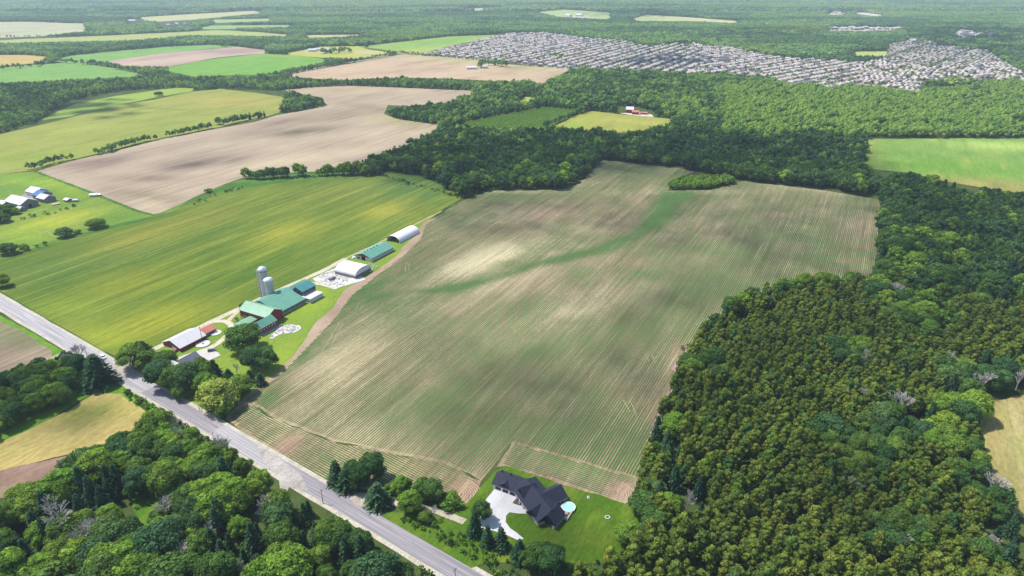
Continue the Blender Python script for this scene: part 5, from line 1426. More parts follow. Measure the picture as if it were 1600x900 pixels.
for x_, y_, h_, lb in ((285, 712, 15, 'grey leafless tree near the top of the lower left wood'), (352, 720, 15, 'grey leafless tree beside the willows of the lower left wood'), (258, 822, 14, 'grey leafless tree on the right rim of the grassy gap'), (135, 868, 16, 'broad leafless tree in the left half of the lower left wood'),
                       (160, 862, 15, 'second broad leafless tree right beside the broad leafless one'), (338, 858, 13, 'pale leafless tree left of the side road conifers'), (285, 898, 15, 'pale leafless tree at the bottom edge of the lower left wood'), (28, 815, 12, 'leafless tree near the left edge of the lower left wood'), (1345, 582, 15, 'tall bare grey snag in the upper part of the cedar wood'),
                       (1478, 585, 14, 'wide leafless tree in the right part of the cedar wood'), (1350, 640, 13, 'bare snag in the middle of the cedar wood'), (1545, 792, 16, 'forked pale dead tree at the edge of the tan stubble'), (1328, 780, 12, 'small bare snag in the lower cedar wood'), (1392, 872, 13, 'leaning bare branches low in the cedar wood')):
    bare_tree(*at(x_, y_), h_, lb)
# ------------------------------------------------------------------ woods
WOODS = {  # photograph outlines of wooded ground; value: (kind, outline)
 'right': [(996, 742), (1010, 715), (1030, 668), (1046, 618), (1062, 580), (1078, 545), (1090, 520), (1140, 482), (1200, 454), (1280, 446), (1366, 440), (1374, 380), (1380, 312), (1368, 300), (1366, 288), (1400, 285), (1470, 290), (1500, 312), (1600, 318), (1900, 322), (1900, 1080), (1300, 1120), (880, 1040), (890, 960), (905, 915), (960, 880), (985, 850), (1012, 812), (990, 785)],
 'centre': [(590, 272), (652, 273), (690, 290), (722, 310), (766, 297), (870, 296), (905, 285), (940, 250), (1065, 263), (1160, 282), (1290, 296), (1356, 308), (1368, 292), (1346, 262), (1352, 216), (1900, 216), (1900, 126), (1604, 128), (1436, 152), (1200, 130), (1100, 118), (1010, 112), (900, 112), (850, 131), (742, 143), (700, 160), (745, 178), (720, 196), (692, 200), (672, 212), (640, 230), (598, 244), (560, 260), (560, 273)],
 'clump': [(598, 184), (612, 178), (640, 172), (700, 162), (745, 160), (760, 178), (720, 196), (690, 198), (650, 192), (612, 189)],
 'band': [(430, 126), (480, 123), (560, 127), (640, 129), (700, 124), (760, 126), (900, 114), (900, 134), (742, 145), (650, 139), (540, 135), (480, 138), (430, 142)],
 'leftband': [(-90, 134), (150, 124), (200, 122), (262, 114), (300, 121), (430, 119), (480, 123), (478, 138), (440, 142), (345, 139), (300, 142), (272, 138), (190, 142), (110, 156), (60, 190), (0, 208), (-90, 226)],
 'points': [(415, 178), (425, 160), (445, 150), (500, 154), (514, 166), (482, 174), (440, 182), (418, 186)],
 'tongue': [(1043, 297), (1048, 288), (1090, 282), (1135, 280), (1146, 288), (1110, 296)],
 'roadwood': [(-120, 820), (20, 782), (90, 768), (100, 744), (150, 706), (205, 682), (250, 664), (280, 655), (300, 662), (316, 682), (370, 712), (408, 740), (426, 758), (424, 775), (380, 812), (400, 822), (440, 806), (490, 796), (530, 808), (560, 838), (600, 862), (640, 890), (700, 940), (780, 1010), (780, 1120), (-300, 1120)],
 'leftclump': [(-120, 620), (0, 606), (40, 592), (70, 578), (110, 572), (124, 586), (112, 604), (112, 628), (60, 656), (0, 684), (-120, 712)],
}
farl = at_np([(x_, 134) for x_ in (0,)])[0, 1]
def jitter_grid(x0, x1, y0, y1, s_):
    xs, ys = np.arange(x0, x1, s_), np.arange(y0, y1, s_ * .87)
    G = np.stack(np.meshgrid(xs, ys), -1)
    G[1::2, :, 0] += s_ / 2
    G = G.reshape(-1, 2)
    return G + (R.rand(len(G), 2) - .5) * s_ * .72
def bounds(poly):
    P = at_np(poly); return P[:, 0].min(), P[:, 0].max(), P[:, 1].min(), P[:, 1].max()
def free_of_clearings(G, hgt=9):
    a = px_np(G); b = px_np(G, hgt)
    return ~in_any(a, CLEAR) & ~in_any(b, CLEAR)

ROAD_A, ROAD_D = ra, (rb - ra) / np.linalg.norm(rb - ra)
def off_road(G, m_=9.5):
    d = G - ROAD_A
    return np.abs(d[:, 0] * ROAD_D[1] - d[:, 1] * ROAD_D[0]) > m_
olive_hole = [(1440, 515, 60, 30, 10), (1540, 620, 90, 40, 10), (1420, 680, 80, 40, 0), (1540, 740, 50, 60, 0), (1570, 860, 70, 60, 0), (1320, 560, 40, 20, 0), (1480, 430, 90, 50, 0), (1100, 590, 40, 20, 0), (1060, 790, 50, 26, 20), (1040, 700, 26, 40, -20), (1400, 380, 50, 90, 0), (1600, 420, 120, 60, 0), (1340, 740, 60, 40, 0), (1290, 700, 40, 20, 0), (1090, 500, 30, 30, 0), (1150, 480, 50, 16, -25), (1280, 450, 90, 12, 0), (1400, 850, 50, 30, 0)]
x0, x1, y0, y1 = bounds(WOODS['right'])
G = jitter_grid(x0, x1, y0, y1, 3.85)
P_ = px_np(G)
G = G[inside(P_, WOODS['right']) & (P_[:, 0] < 1720) & (P_[:, 1] < 1050)]
G = G[free_of_clearings(G, 6)]
P_ = px_np(G)
wh = sum(blobsum(P_, olive_hole)) + .9 * (fbm(G, 26, 5) - .5) + np.clip((400 - P_[:, 1]) / 60, 0, 1)
ced = G[(wh < .52)]
gap = fbm(ced, 12, 9) + .12 * R.randn(len(ced)) > .33
ced = ced[gap]
rest = G[wh >= .52]
BROAD = []                                       # (x, y, scale, model)
def thin(Gx, s_):
    """keep points so that none lies within s_ of another (coarse)"""
    key = {}
    out = []
    for p in Gx[R.permutation(len(Gx))]:
        a, b = int(p[0] // s_), int(p[1] // s_)
        ok = True
        for i in (-1, 0, 1):
            for j in (-1, 0, 1):
                for q in key.get((a + i, b + j), ()):
                    if (q[0] - p[0]) ** 2 + (q[1] - p[1]) ** 2 < s_ * s_: ok = False; break
                if not ok: break
            if not ok: break
        if ok: key.setdefault((a, b), []).append(p); out.append(p)
    return np.array(out)
rest = thin(rest, 7.6)
# cedars: the 300 nearest the camera and in view are objects, the rest one mass
def in_frame(G, m_=0):
    P_ = px_np(G); T_ = px_np(G, 13)
    return (P_[:, 0] > -m_) & (P_[:, 0] < 1600 + m_) & (T_[:, 1] < 896) & (P_[:, 1] > 0)
csc = .82 + .45 * fbm(ced, 20, 2) + .16 * R.randn(len(ced))
csc = np.clip(csc * R.uniform(.72, 1.25, len(ced)), .5, 1.5)
order = np.argsort(-(in_frame(ced).astype(float) * 1e6 - np.hypot(ced[:, 0], ced[:, 1])))
near, other = order[:300], order[300:]
for i in near:
    o = link('cedar_tree', CED[rnd.randrange(5)])
    o.location = (ced[i, 0], ced[i, 1], 0); s_ = float(csc[i]); o.scale = (s_ * rnd.uniform(.9, 1.15), s_ * rnd.uniform(.9, 1.15), s_); o.rotation_euler = (0, 0, rnd.uniform(0, 6.28))
    px_, py_ = px_np(ced[i:i + 1])[0]
    w_ = 'beside the garden lawn' if px_ < 1010 and py_ < 880 else 'at the bottom edge below the garden' if px_ < 1010 else 'at the bottom edge, middle of the cedar wood' if px_ < 1250 and py_ > 880 else 'just right of the garden corner' if px_ < 1130 else 'in the open middle of the cedar wood' if px_ < 1330 and py_ < 880 else 'at the bottom edge under the leafless trees' if px_ < 1450 else 'near the bottom right corner'
    lb = size_of(s_, .88, 1.12) + 'olive green cedar '
    setp(o, lb + w_, 'tree', lb + w_)
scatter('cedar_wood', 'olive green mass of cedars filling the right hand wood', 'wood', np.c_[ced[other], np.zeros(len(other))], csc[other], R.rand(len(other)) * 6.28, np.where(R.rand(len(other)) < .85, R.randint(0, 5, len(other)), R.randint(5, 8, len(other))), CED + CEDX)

# broadleaved woods nearer than about a kilometre and a half
SINGLES = []
FARF_D = {f_[0]: f_[1] for f_ in FARF}
GB = [rest]
for key_, sp in (('roadwood', 8.8), ('leftclump', 8.0), ('centre', 8.8), ('clump', 7.0), ('band', 8.5), ('leftband', 8.5), ('points', 7.5), ('tongue', 5.0)):
    x0, x1, y0, y1 = bounds(WOODS[key_])
    G = jitter_grid(x0, x1, y0, y1, sp)
    P_ = px_np(G)
    G = G[inside(P_, WOODS[key_]) & (P_[:, 0] < 1750) & (P_[:, 0] > -150) & (P_[:, 1] < 1050)]
    if key_ in ('centre', 'clump', 'band', 'leftband', 'points'): G = G[free_of_clearings(G)]
    if key_ in ('roadwood', 'leftclump'):
        G = G[off_road(G, 13)]
        if key_ == 'roadwood':
            G = G[~inside(px_np(G, 11), FARF_D['hay_stubble']) & ~inside(px_np(G + np.array([-4, 0]), 6), FARF_D['hay_stubble']) & ~inside(px_np(G, 8), FARF_D['bare_earth'])]
        P_ = px_np(G)
        G = G[~inside(P_, [(212, 800), (235, 775), (262, 790), (255, 840), (225, 850)])]
    GB.append(G)
# hedges and tree lines: (points, spacing, height scale, sideways spread)
LINES = [([(40, 266), (60, 263), (78, 256), (96, 252), (118, 248)], 6, .55, 2.5), ([(150, 242), (172, 238), (182, 233), (222, 222), (240, 219)], 5, .6, 3), ([(266, 214), (290, 209), (330, 200)], 5, .6, 3), ([(350, 196), (380, 189), (416, 182)], 5, .7, 3.5),
         ([(388, 280), (410, 280), (424, 278), (450, 277)], 5, .75, 3), ([(464, 275), (478, 275)], 6, .8, 2), ([(500, 275), (520, 274), (545, 273), (570, 273), (592, 273)], 5, .85, 4), ([(395, 122), (440, 116), (510, 101), (560, 95), (620, 84)], 8, .5, 3),
         ([(0, 110), (60, 104), (76, 97), (110, 99), (160, 103), (176, 106)], 16, .8, 4), ([(180, 108), (205, 112), (236, 117), (262, 112)], 9, .9, 6), ([(640, 83), (720, 93), (780, 98), (880, 108)], 16, .45, 3), ([(745, 107), (756, 103), (778, 102), (792, 105)], 8, 1.0, 12), ([(600, 83), (626, 83), (650, 87), (690, 88)], 9, .5, 2),
         ([(500, 84), (530, 83), (552, 82)], 9, 1.1, 14), ([(0, 59), (60, 58), (100, 57)], 24, .6, 4), ([(850, 200), (914, 174)], 5, .6, 1.2), ([(0, 404), (60, 386), (96, 376)], 26, .3, 1.5)]
for pts, sp, hs, spread in LINES:
    Pw = at_np(pts)
    for a, b in zip(Pw[:-1], Pw[1:]):
        L = float(np.linalg.norm(b - a))
        k = max(1, int(L / sp * 1.7))
        for i in range(k):
            p = a + (b - a) * (i + R.rand()) / k + R.randn(2) * spread * .5
            SINGLES.append((p[0], p[1], hs * R.uniform(.7, 1.4) * 1.15))
# conifer plantation in straight lines
PLN = [(700, 197), (760, 187), (850, 170), (912, 174), (880, 187), (852, 203), (760, 203)]
Pl = to_lot(at_np(PLN))
gx, gy = np.arange(Pl[:, 0].min(), Pl[:, 0].max(), 4.2), np.arange(Pl[:, 1].min(), Pl[:, 1].max(), 7.5)
G = from_lot(np.stack(np.meshgrid(gx, gy), -1).reshape(-1, 2) + 0)
G = G[inside(px_np(G), PLN)]
scatter('young_plantation', 'young trees planted in straight lines beside the small meadow', 'plantation', np.c_[G, np.zeros(len(G))], R.uniform(.34, .46, len(G)), R.rand(len(G)) * 6.28, np.full(len(G), 4), LOWT)

GBx = np.concatenate(GB)
hs = np.clip(.80 + .42 * fbm(GBx, 34, 1) - .12 + .14 * R.randn(len(GBx)), .5, 1.5)
n_rw = 0
isr = inside(px_np(GBx), WOODS['roadwood']); hs[isr] *= 1.42 * R.uniform(.72, 1.12, isr.sum())
d_ = GBx - ROAD_A
rd_ = np.abs(d_[:, 0] * ROAD_D[1] - d_[:, 1] * ROAD_D[0])
hs = np.where(rd_ < 30, np.minimum(hs, np.clip((rd_ - 5.5) / 10.5, .45, 3)), hs)
isr = inside(px_np(GBx), WOODS['leftclump']); hs[isr] *= 1.22
isr = inside(px_np(GBx), WOODS['centre']); hs[isr] *= 1.3
hs[:sum(len(g) for g in GB[:1])] *= 1.22
tg = inside(px_np(GBx), WOODS['tongue']); hs[tg] *= .62
allP = np.concatenate([np.c_[GBx, hs], np.array(SINGLES)])
dist = np.hypot(allP[:, 0], allP[:, 1])
PX = px_np(allP[:, :2])
br = .6 * fbm(allP[:, :2], 90, 4) + .4 * fbm(allP[:, :2], 26, 13) + .17 * R.randn(len(allP))
kindv = np.where(br > .60, 6, np.where(br < .40, 4 + R.randint(0, 2, len(allP)), R.randint(0, 4, len(allP))))
# photograph: dark central wood, light wood on the far right, mixed conifers near the road
cw = inside(PX, [(560, 280), (600, 235), (700, 195), (860, 195), (1060, 195), (1355, 212), (1370, 310), (700, 320)])
kindv[cw & (R.rand(len(allP)) < .7)] = 4
lw = (PX[:, 1] > 135) & (PX[:, 1] < 218) & (PX[:, 0] > 1130)
kindv[lw & (R.rand(len(allP)) < .8)] = 6
rw_ = (PX[:, 1] > 262) & (PX[:, 1] < 440) & (PX[:, 0] > 1366)
kindv[rw_ & (R.rand(len(allP)) < .55)] = 5
cone = (fbm(allP[:, :2], 40, 8) > .60) & (R.rand(len(allP)) < .6) & ~lw
cone |= inside(PX, [(350, 800), (480, 800), (620, 880), (640, 1000), (300, 1000)]) & (R.rand(len(allP)) < .35)
cone |= (PX[:, 0] > 600) & (PX[:, 0] < 690) & (PX[:, 1] > 165) & (PX[:, 1] < 195) & (PX[:, 0] < 660) & (R.rand(len(allP)) < .3)
kindv[cone] = 7
kindv[np.concatenate([tg, np.zeros(len(SINGLES), bool)])] = 6
kindv[(np.arange(len(allP)) >= len(GBx)) & (PX[:, 1] > 190) & (kindv == 7)] = 0
lowm = dist > 900
inf = in_frame(allP[:, :2], 10)
key_ = np.where(inf, -dist / np.clip(allP[:, 2], .4, 2), -1e7)
order = np.argsort(-key_)
# the 300 that show largest become objects; dead trees replace a few
KN = {0: 'broad', 1: 'broad', 2: 'broad', 3: 'broad', 4: 'dark', 5: 'dark', 6: 'bright', 7: 'spruce'}
names = {'broad': ('broadleaf_tree', 'mid green broadleaved tree'), 'dark': ('broadleaf_tree', 'dark green broadleaved tree'), 'bright': ('broadleaf_tree', 'bright green broadleaved tree'), 'spruce': ('conifer_tree', 'dark conifer')}
def place_of(x_, y_):
    """where it stands, by things one can find"""
    if x_ < 760 and y_ > 650:
        if y_ < 735: w_ = 'beside the curved tan stubble field' if x_ < 215 else 'near the road opposite the willow'
        elif x_ < 110: w_ = 'at the left edge below the bare earth strip' if y_ < 850 else 'in the bottom left corner'
        elif y_ < 800: w_ = 'left of the grassy gap in the wood' if x_ < 235 else 'behind the side road mouth' if x_ > 370 else 'right of the grassy gap in the wood'
        elif x_ > 560: w_ = 'close to the road at the bottom edge'
        elif x_ > 420: w_ = 'below the side road mouth' if y_ < 870 else 'below the road at the bottom edge'
        elif y_ > 880: w_ = 'at the bottom edge, left of the side road' if x_ > 250 else 'at the bottom edge near the left corner'
        else: w_ = 'in the middle of the lower left wood' if x_ > 220 else 'in the left part of the lower left wood'
        return w_, 'wood left of the road'
    if x_ < 400 and y_ > 540:
        return ('at the left edge beyond the stubble field' if x_ < 50 else 'in the clump left of the lone dark spruce'), 'clump left of the road'
    if x_ > 1380 and y_ > 600: return ('below the tan stubble at the right edge' if y_ > 800 else 'left of the tan stubble at the right edge'), 'broadleaves by the stubble field'
    if x_ > 700 and y_ > 700: return ('at the bottom edge of the cedar wood' if y_ > 860 else 'between the cedars and the garden'), 'broadleaves in the cedar wood'
    if y_ > 430: return ('on the corn field side of the cedar wood' if x_ < 1200 else 'among the cedars in the right half'), 'broadleaves in the cedar wood'
    return 'at the far side of the corn field', 'trees beyond the corn field'
taken = set()
cnt = 0
for i in order:
    if cnt >= 300: break
    x_, y_, s_ = allP[i]
    kd = KN[int(kindv[i])]
    nm, lb = names[kd]
    pl, gp = place_of(PX[i, 0], PX[i, 1])
    taken.add(int(i)); cnt += 1
    if cnt % 41 == 7 or (PX[i, 0] > 1380 and cnt % 17 == 3):
        bare_tree(x_, y_, 10 * s_ + 1.5, 'grey leafless tree standing ' + pl, 'leafless trees, ' + gp)
        continue
    hh = 11.5 * s_ if kd != 'spruce' else 13 * s_
    rr_ = 5.0 * s_ * rnd.uniform(.9, 1.2) * (1.3 if s_ < .8 else 1) if kd != 'spruce' else 3.1 * s_
    lb = size_of(s_, .85, 1.25) + lb
    hero_tree(kd, x_, y_, hh, rr_, nm, lb + ' ' + pl, 'tree', lb + 's ' + pl)
left = np.array([i for i in range(len(allP)) if i not in taken])
A_ = allP[left]; kv = kindv[left]; dl = dist[left]
m1 = dl < 900
scatter('broadleaf_wood', 'dense broadleaved woodland round the corn field', 'wood', np.c_[A_[m1][:, :2], np.zeros(m1.sum())], A_[m1][:, 2], R.rand(m1.sum()) * 6.28, kv[m1], MID)
k2 = np.where(kv >= 7, 5, np.where(kv == 6, 4, np.where(kv >= 4, 3, kv % 3)))
m2 = ~m1
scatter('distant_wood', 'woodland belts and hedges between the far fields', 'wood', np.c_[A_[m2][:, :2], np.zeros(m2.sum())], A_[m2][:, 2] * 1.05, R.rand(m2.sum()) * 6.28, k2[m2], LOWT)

# undergrowth and shrubs along the edges and in the rough verges
US = []
for poly, dens in (([(560, 800), (600, 810), (700, 822), (740, 850), (800, 900), (860, 960), (790, 980), (700, 880), (600, 822)], 7), (WOODS['roadwood'], 34), ([(600, 840), (650, 862), (720, 930), (690, 920), (620, 870)], 6), ([(690, 880), (760, 850), (900, 890), (960, 870), (1000, 850), (1000, 960), (720, 960)], 10), ([(190, 600), (262, 645), (240, 660), (200, 625)], 5), ([(365, 492), (385, 505), (372, 512)], 9)):
    x0, x1, y0, y1 = bounds(poly)
    G = jitter_grid(x0, x1, y0, y1, dens ** .5 * 1.3)
    P_ = px_np(G)
    G = G[inside(P_, poly) & off_road(G, 7.8)]
    US.append(G)
for pts, sd in (([(372, 700), (432, 736)], .1), ([(996, 742), (1030, 668), (1078, 545), (1140, 482), (1280, 446)], 1.5), ([(590, 272), (722, 310), (766, 297), (905, 285), (940, 250)], 2), ([(78, 336), (118, 322)], 1.5), ([(30, 345), (60, 336), (70, 333)], 1.5), ([(196, 612), (262, 655), (340, 690)], 2.0), ([(410, 280), (600, 272)], 5), ([(300, 318), (380, 292)], 3)):
    Pw = at_np(pts)
    for a, b in zip(Pw[:-1], Pw[1:]):
        k = int(np.linalg.norm(b - a) / 2.6)
        US.append(a + (b - a) * R.rand(k, 1) + R.randn(k, 2) * sd)
US = np.concatenate(US)
US = US[off_road(US, 7.6)]
SHR = [broad_tree('shrub_a', M['shrub'], 61, 2.6, 1.5, .1, 6, 16, .3, lod=1)[0], broad_tree('shrub_b', M['broad'], 62, 3.0, 1.4, .1, 6, 16, .3, lod=1)[0], broad_tree('shrub_c', M['dark'], 63, 2.2, 1.6, .1, 6, 16, .3, lod=1)[0]]
scatter('undergrowth', 'shrubs and tall weeds along verges and wood edges', 'shrubs', np.c_[US, np.zeros(len(US))], R.uniform(.35, 1.15, len(US)), R.rand(len(US)) * 6.28, R.randint(0, 3, len(US)), SHR)

# ------------------------------------------------------------------ the far forest (beyond about 1.3 km): pieces of closed canopy
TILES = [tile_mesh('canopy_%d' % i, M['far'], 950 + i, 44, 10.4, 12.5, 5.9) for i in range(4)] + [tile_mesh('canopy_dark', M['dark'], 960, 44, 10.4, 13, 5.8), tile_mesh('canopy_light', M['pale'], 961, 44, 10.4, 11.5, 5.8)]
P1, P2, SCF = [], [], []
ylim = at(0, 134)[1]
def far_ok(G, rad, hgt=11):
    ok = np.ones(len(G), bool)
    for dx, dy in ((0, 0), (rad, 0), (-rad, 0), (0, rad), (0, -rad)):
        Q = G + np.array([dx, dy])
        ok &= ~in_any(px_np(Q), CLEAR)
        ok &= ~in_any(px_np(Q, hgt), CLEAR)
    return ok
def wedge(G): return np.abs(G[:, 0]) < G[:, 1] * .95 + 250
G = jitter_grid(-5200, 5200, ylim, 5000, 38); G = G[wedge(G)]
P_ = px_np(G)
base_ok = ~inside(P_, WOODS['band']) & ~inside(P_, WOODS['leftband']) & ~inside(P_, WOODS['centre'])
ok = base_ok & far_ok(G, 17)
big = G[ok]
# edges: single crowns where a canopy piece would not fit
E1 = jitter_grid(-2400, 2600, ylim, 3300, 8.6); E1 = E1[wedge(E1)]
P_ = px_np(E1)
E1 = E1[~inside(P_, WOODS['band']) & ~inside(P_, WOODS['leftband']) & ~inside(P_, WOODS['centre'])]
E1 = E1[free_of_clearings(E1, 9)]
grid = {}
for p in big: grid.setdefault((int(p[0] // 40), int(p[1] // 40)), []).append(p)
def covered(p):
    a, b = int(p[0] // 40), int(p[1] // 40)
    for i in (-1, 0, 1):
        for j in (-1, 0, 1):
            for q in grid.get((a + i, b + j), ()):
                if abs(q[0] - p[0]) < 21 and abs(q[1] - p[1]) < 21: return True
    return False
E1 = np.array([p for p in E1 if not covered(p)])
G2 = jitter_grid(-9500, 9500, 5000, 9600, 76); G2 = G2[wedge(G2) & far_ok(G2, 30)]
G3 = jitter_grid(-16000, 16000, 9600, 20000, 150); G3 = G3[wedge(G3)]
allT = np.concatenate([big, G2, G3])
sc_ = np.concatenate([np.full(len(big), 1.0), np.full(len(G2), 1.9), np.full(len(G3), 3.6)]) * R.uniform(.92, 1.08, len(allT))
nf = .5 + 1.25 * (fbm(allT * np.array([.5, 1.]), 420, 6) - .5) + .3 * (fbm(allT, 130, 7) - .5)
ix = np.where(nf > .60, 5, np.where(nf < .42, 4, R.randint(0, 4, len(allT))))
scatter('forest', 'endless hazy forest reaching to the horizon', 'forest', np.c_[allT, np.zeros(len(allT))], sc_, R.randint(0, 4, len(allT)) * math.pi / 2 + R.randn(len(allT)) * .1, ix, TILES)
nf = fbm(E1, 420, 6) + .3 * (fbm(E1, 130, 7) - .5)
ix = np.where(nf > .60, 4, np.where(nf < .42, 3, R.randint(0, 3, len(E1)))); ix[R.rand(len(E1)) < .15] = 5
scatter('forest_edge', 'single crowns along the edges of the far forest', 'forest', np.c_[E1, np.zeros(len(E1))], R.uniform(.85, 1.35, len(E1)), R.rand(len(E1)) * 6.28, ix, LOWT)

# ------------------------------------------------------------------ the housing estate
WALLC = [plain('brick_beige', (0.42, 0.34, 0.28), .9, .2, .4), plain('brick_brown', (0.30, 0.20, 0.16), .9, .2, .4), plain('siding_cream', (0.55, 0.52, 0.46), .9, .1, .4)]
ROOFC = [plain('shingle_grey_brown', (0.36, 0.31, 0.285), .9, .15, .3), plain('shingle_light_grey', (0.40, 0.36, 0.345), .9, .15, .3), plain('shingle_mauve', (0.30, 0.225, 0.19), .9, .15, .3), plain('shingle_dark', (0.13, 0.12, 0.14), .9, .15, .3)]
def house_mesh(i):
    b_ = MB(); rr = random.Random(40 + i)
    W_, L_, e, rg = rr.uniform(8.6, 10), rr.uniform(11, 13), rr.uniform(5, 5.8), rr.uniform(8.2, 9.4)
    b_.box(-L_ / 2, L_ / 2, -W_ / 2, W_ / 2, 0, e, 0)
    hp = rr.choice((0, 3.0, 4.0))
    def hip(x0, x1, y0, y1, ez, rz_, h_, m_, alongx=True):
        o_ = .5; x0 -= o_; x1 += o_; y0 -= o_; y1 += o_
        ym = (y0 + y1) / 2
        b_.add([(x0, y0, ez), (x1, y0, ez), (x1, y1, ez), (x0, y1, ez), (x0 + h_, ym, rz_), (x1 - h_, ym, rz_)], [(0, 1, 5, 4), (2, 3, 4, 5), (1, 2, 5), (3, 0, 4), (3, 2, 1, 0)], m_)
    hip(-L_ / 2, L_ / 2, -W_ / 2, W_ / 2, e, rg, hp, 1)
    b_.box(L_ / 2 - .5, L_ / 2 + 3.0, -W_ / 2 + .3, .4, 0, 2.9, 0)          # garage in front
    hip(L_ / 2 - 2.5, L_ / 2 + 3.0, -W_ / 2 + .3, .4, 2.9, 4.9, 1.2, 1)
    b_.box(L_ / 2 + 3.0, L_ / 2 + 3.06, -W_ / 2 + .8, -.2, 0, 2.2, 2)
    for yy in (-2.6, 0.2, 3.0):
        b_.box(L_ / 2 - .02, L_ / 2 + .06, yy - .6, yy + .6, 3.3, 4.6, 3)
        b_.box(-L_ / 2 - .06, -L_ / 2 + .02, yy - .6, yy + .6, 3.3, 4.6, 3); b_.box(-L_ / 2 - .06, -L_ / 2 + .02, yy - .6, yy + .6, .9, 2.4, 3)
    me = bpy.data.meshes.new('estate_house_%d' % i); me.from_pydata(b_.v, [], b_.f)
    for mt in (WALLC[i % 3], ROOFC[[0, 1, 1, 2, 0, 1, 3, 1][i % 8]], M['trim'], M['glass']): me.materials.append(mt)
    me.polygons.foreach_set('material_index', b_.m)
    return me
HM = [house_mesh(i) for i in range(8)]
HP = []
def estate(region, ang, origin, street=62.0, lotw=12.2):
    """two rows of houses back to back between parallel streets"""
    Pw = at_np(region)
    ca, sa = math.cos(ang), math.sin(ang)
    q = Pw - np.array(origin)
    qx, qy = q[:, 0] * ca + q[:, 1] * sa, -q[:, 0] * sa + q[:, 1] * ca
    y = math.floor(qy.min() / street) * street
    while y < qy.max():
        for off, turn in ((14.0, 0), (street - 14.0, math.pi)):
            x = qx.min() + rnd.uniform(0, 6)
            k = 0
            while x < qx.max():
                k += 1
                x += lotw * (1 if k % 11 else 2.2)
                yy = y + off + rnd.uniform(-.8, .8)
                if rnd.random() < .11: continue
                wx, wy = origin[0] + x * ca - yy * sa, origin[1] + x * sa + yy * ca
                HP.append((wx, wy, ang - math.pi / 2 + turn + rnd.uniform(-.03, .03), region))
        y += street
EST = [([(663, 87), (700, 76), (760, 62), (800, 53), (850, 53), (905, 60), (975, 66), (1010, 75), (1060, 70), (1100, 84), (1080, 118), (1010, 112), (880, 108), (740, 92)], LOT),
       ([(1080, 68), (1100, 74), (1140, 76), (1200, 90), (1240, 94), (1330, 99), (1345, 101), (1345, 132), (1300, 141), (1240, 134), (1140, 116), (1080, 118), (1100, 84)], LOT - .35),
       ([(1385, 93), (1388, 72), (1415, 66), (1462, 66), (1465, 74), (1540, 80), (1570, 100), (1500, 106), (1400, 104)], LOT + 1.35),
       ([(1345, 101), (1385, 93), (1400, 104), (1500, 106), (1570, 100), (1604, 118), (1560, 128), (1490, 122), (1440, 128), (1434, 150), (1400, 140), (1345, 132)], LOT - 1.15)]
for reg, ang in EST: estate(reg, ang, (300, 1500))
HA = np.array([(a, b, c) for a, b, c, _ in HP])
ok = np.zeros(len(HA), bool); PXh = px_np(HA[:, :2])
for reg, ang in EST:
    sel = np.array([h_[3] is reg for h_ in HP]); ok |= sel & inside(PXh, reg)
park = sum(blobsum(PXh, [(870, 90, 18, 3.5, 0), (1410, 112, 30, 4, 0), (1290, 128, 24, 4, 0), (1180, 116, 20, 4, 0), (1090, 110, 16, 4, 0)])) > .5
HA = HA[ok & ~park]
order = np.argsort(np.hypot(HA[:, 0], HA[:, 1]))
hi_ = order[:300]
nbr = lambda x: 'near the brown field' if x < 880 else 'behind the wood in the middle of the estate' if x < 1150 else 'at the wood edge of the estate' if x < 1345 else 'in the right hand part of the estate'
for i in hi_:
    k = rnd.randrange(8)
    o = link('estate_house', HM[k]); o.location = (HA[i, 0], HA[i, 1], .42); o.rotation_euler = (0, 0, HA[i, 2])
    pxx = px_np(HA[i:i + 1, :2])[0, 0]
    setp(o, 'estate house with ' + ['grey brown', 'light grey', 'light grey', 'mauve brown', 'grey brown', 'light grey', 'dark', 'light grey'][k] + ' roof ' + nbr(pxx), 'house', 'estate houses ' + nbr(pxx) + ', roof kind ' + ['grey brown', 'light grey', 'light grey', 'mauve brown', 'grey brown', 'light grey', 'dark', 'light grey'][k])
ho = order[300:]
scatter('estate_houses', 'rows of pale roofed houses of the housing estate', 'houses', np.c_[HA[ho][:, :2], np.full(len(ho), .42)], R.uniform(.95, 1.08, len(ho)), HA[ho][:, 2], R.randint(0, 8, len(ho)), HM)
# trees between the houses
G = jitter_grid(-500, 2300, 1350, 3400, 17); P_ = px_np(G)
G = G[inside(P_, VIL)]; P_ = px_np(G)
keep = (fbm(G, 90, 12) + .35 * (R.rand(len(G)) - .5)) > .33
nearedge = (P_[:, 1] > 108) & (R.rand(len(G)) < .8)
G = G[keep | nearedge]
scatter('estate_trees', 'small garden trees between the estate houses', 'trees', np.c_[G, np.full(len(G), .42)], R.uniform(.42, .85, len(G)), R.rand(len(G)) * 6.28, R.choice([0, 1, 2, 3, 4], len(G)), LOWT)
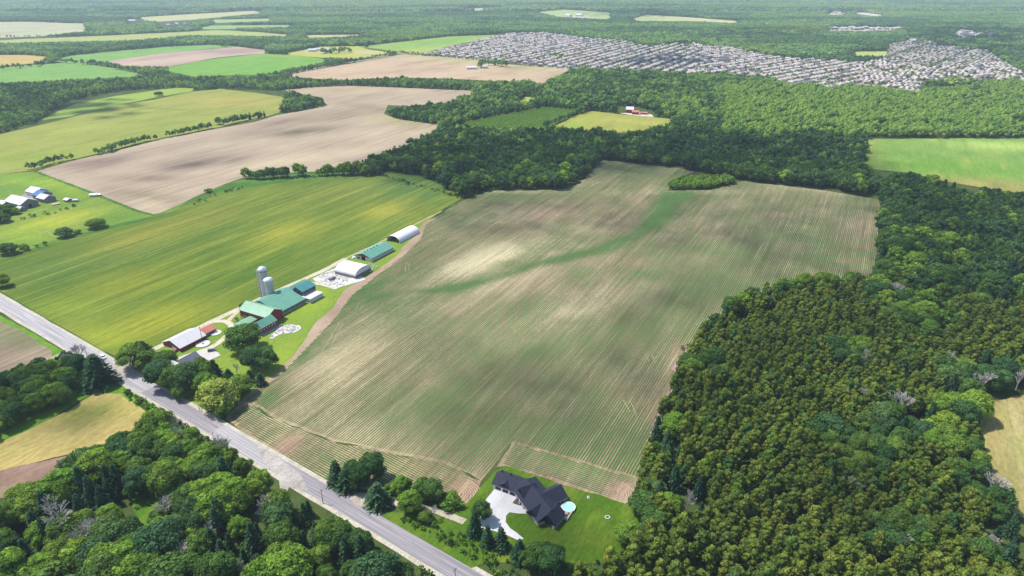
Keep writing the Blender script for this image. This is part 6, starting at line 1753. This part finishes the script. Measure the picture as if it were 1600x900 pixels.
# scattered far settlement houses on the right
FH = [(1296, 46), (1304, 46), (1318, 46.5), (1330, 45), (1336, 47), (1344, 46.5), (1352, 45), (1362, 47), (1372, 46), (1384, 46.5), (1398, 47), (1404, 46), (1304, 21), (1312, 21.5), (1500, 54), (1506, 55), (1512, 53), (1518, 55), (1510, 57), (1516, 58), (1507, 46), (1515, 44), (1521, 40), (1532, 56), (1546, 57), (1549, 55), (1555, 38), (1430, 22), (1418, 62), (1426, 66), (1580, 43)]
for x_, y_ in FH:
    o = link('village_house', HM[rnd.choice((1, 2, 5, 7))]); o.location = (*at(x_, y_), 6.0); o.scale = (2.2, 2.2, 1.5); o.rotation_euler = (0, 0, rnd.uniform(0, 6.28))
    o.location.z = .1
    w_ = 'in the clearing beside the pale far road' if x_ > 1480 else 'in the tree covered ridge beyond the estate'
    setp(o, 'pale house roof showing among trees ' + w_, 'house', 'houses ' + w_)

# ------------------------------------------------------------------ clouds overhead: they shade parts of the land as in the photograph
SHADE = [  # photo x, y, rx, ry, degrees, cover
 (720, 262, 120, 22, 0, .9), (880, 246, 170, 24, 0, .9), (1090, 244, 150, 26, 3, .9), (1280, 256, 90, 26, 5, .85),
 (1120, 345, 210, 40, 0, .26), (1250, 400, 120, 50, 0, .30), (900, 620, 170, 60, -10, .34), (980, 470, 140, 40, -10, .25), (720, 560, 90, 30, 20, .22), (800, 340, 110, 30, 0, .28),
 (1150, 620, 110, 90, 0, .35), (1400, 480, 200, 100, 0, .34), (1300, 800, 200, 80, 0, .30), (1500, 330, 140, 40, 0, .45), (900, 830, 130, 60, 0, .42),
 (1540, 62, 90, 16, 0, .85), (1200, 52, 100, 6, 0, .55), (1050, 97, 60, 7, 0, .9), (60, 620, 90, 50, 0, .55), (140, 640, 40, 26, 0, .35), (60, 168, 120, 12, 0, .75), (60, 20, 120, 7, 0, .7), (1000, 22, 70, 4, 0, .6), (560, 60, 60, 4, 0, .5), (1020, 135, 90, 9, 0, .3)]
CH = 2600.0
offx, offy = S.x / S.z * CH, S.y / S.z * CH
pv, pf = ICO[1]
CV, CF, n_ = [], [], 0
def cloud_cells(x0, x1, y0, y1, step):
    global n_
    G = jitter_grid(x0, x1, y0, y1, step)
    P_ = px_np(G)
    ok = (P_[:, 0] > -200) & (P_[:, 0] < 1800)
    G, P_ = G[ok], P_[ok]
    cov = np.zeros(len(G))
    for b, wt in zip(SHADE, blobsum(P_, SHADE)): cov = np.maximum(cov, b[5] * np.clip(wt * 1.5, 0, 1))
    cov *= np.clip(.55 + .9 * fbm(G, step * 6, 14), 0, 1.15)
    sel = cov > .10
    for p, c_ in zip(G[sel], cov[sel]):
        r_ = step * .62 * math.sqrt(c_) * rnd.uniform(.8, 1.2)
        v = pv * r_ * np.array([1, 1, .7]) * (1 + .15 * R.randn(len(pv), 1)) + np.array([p[0] + offx, p[1] + offy, CH + rnd.uniform(-40, 40)])
        CV.append(v); CF.append(pf + n_); n_ += len(v)
cloud_cells(-420, 900, 190, 1000, 17)
cloud_cells(-1500, 3600, 1000, 5200, 60)
me = bpy.data.meshes.new('cloud'); mesh_arrays(me, np.concatenate(CV), None, np.concatenate(CF)); me.materials.append(M['cloud'])
setp(link('cloud', me), 'broken white cloud drifting high above the fields', None, None, 'stuff')

# ------------------------------------------------------------------ haze
m, t, n, l = newmat('haze')
pvn = N(t, 'ShaderNodeVolumePrincipled')
pvn.inputs['Color'].default_value = (0.72, 0.87, 1.0, 1)
pvn.inputs['Density'].default_value = 0.000074
pvn.inputs['Anisotropy'].default_value = 0.1
o = N(t, 'ShaderNodeOutputMaterial'); l.new(pvn.outputs[0], o.inputs['Volume'])
b_ = MB().box(-17000, 17000, -700, 25000, -1.0, 240.0)
hz = b_.build('haze', m)
setp(hz, 'thin bluish air between the camera and the horizon', None, None, 'stuff')
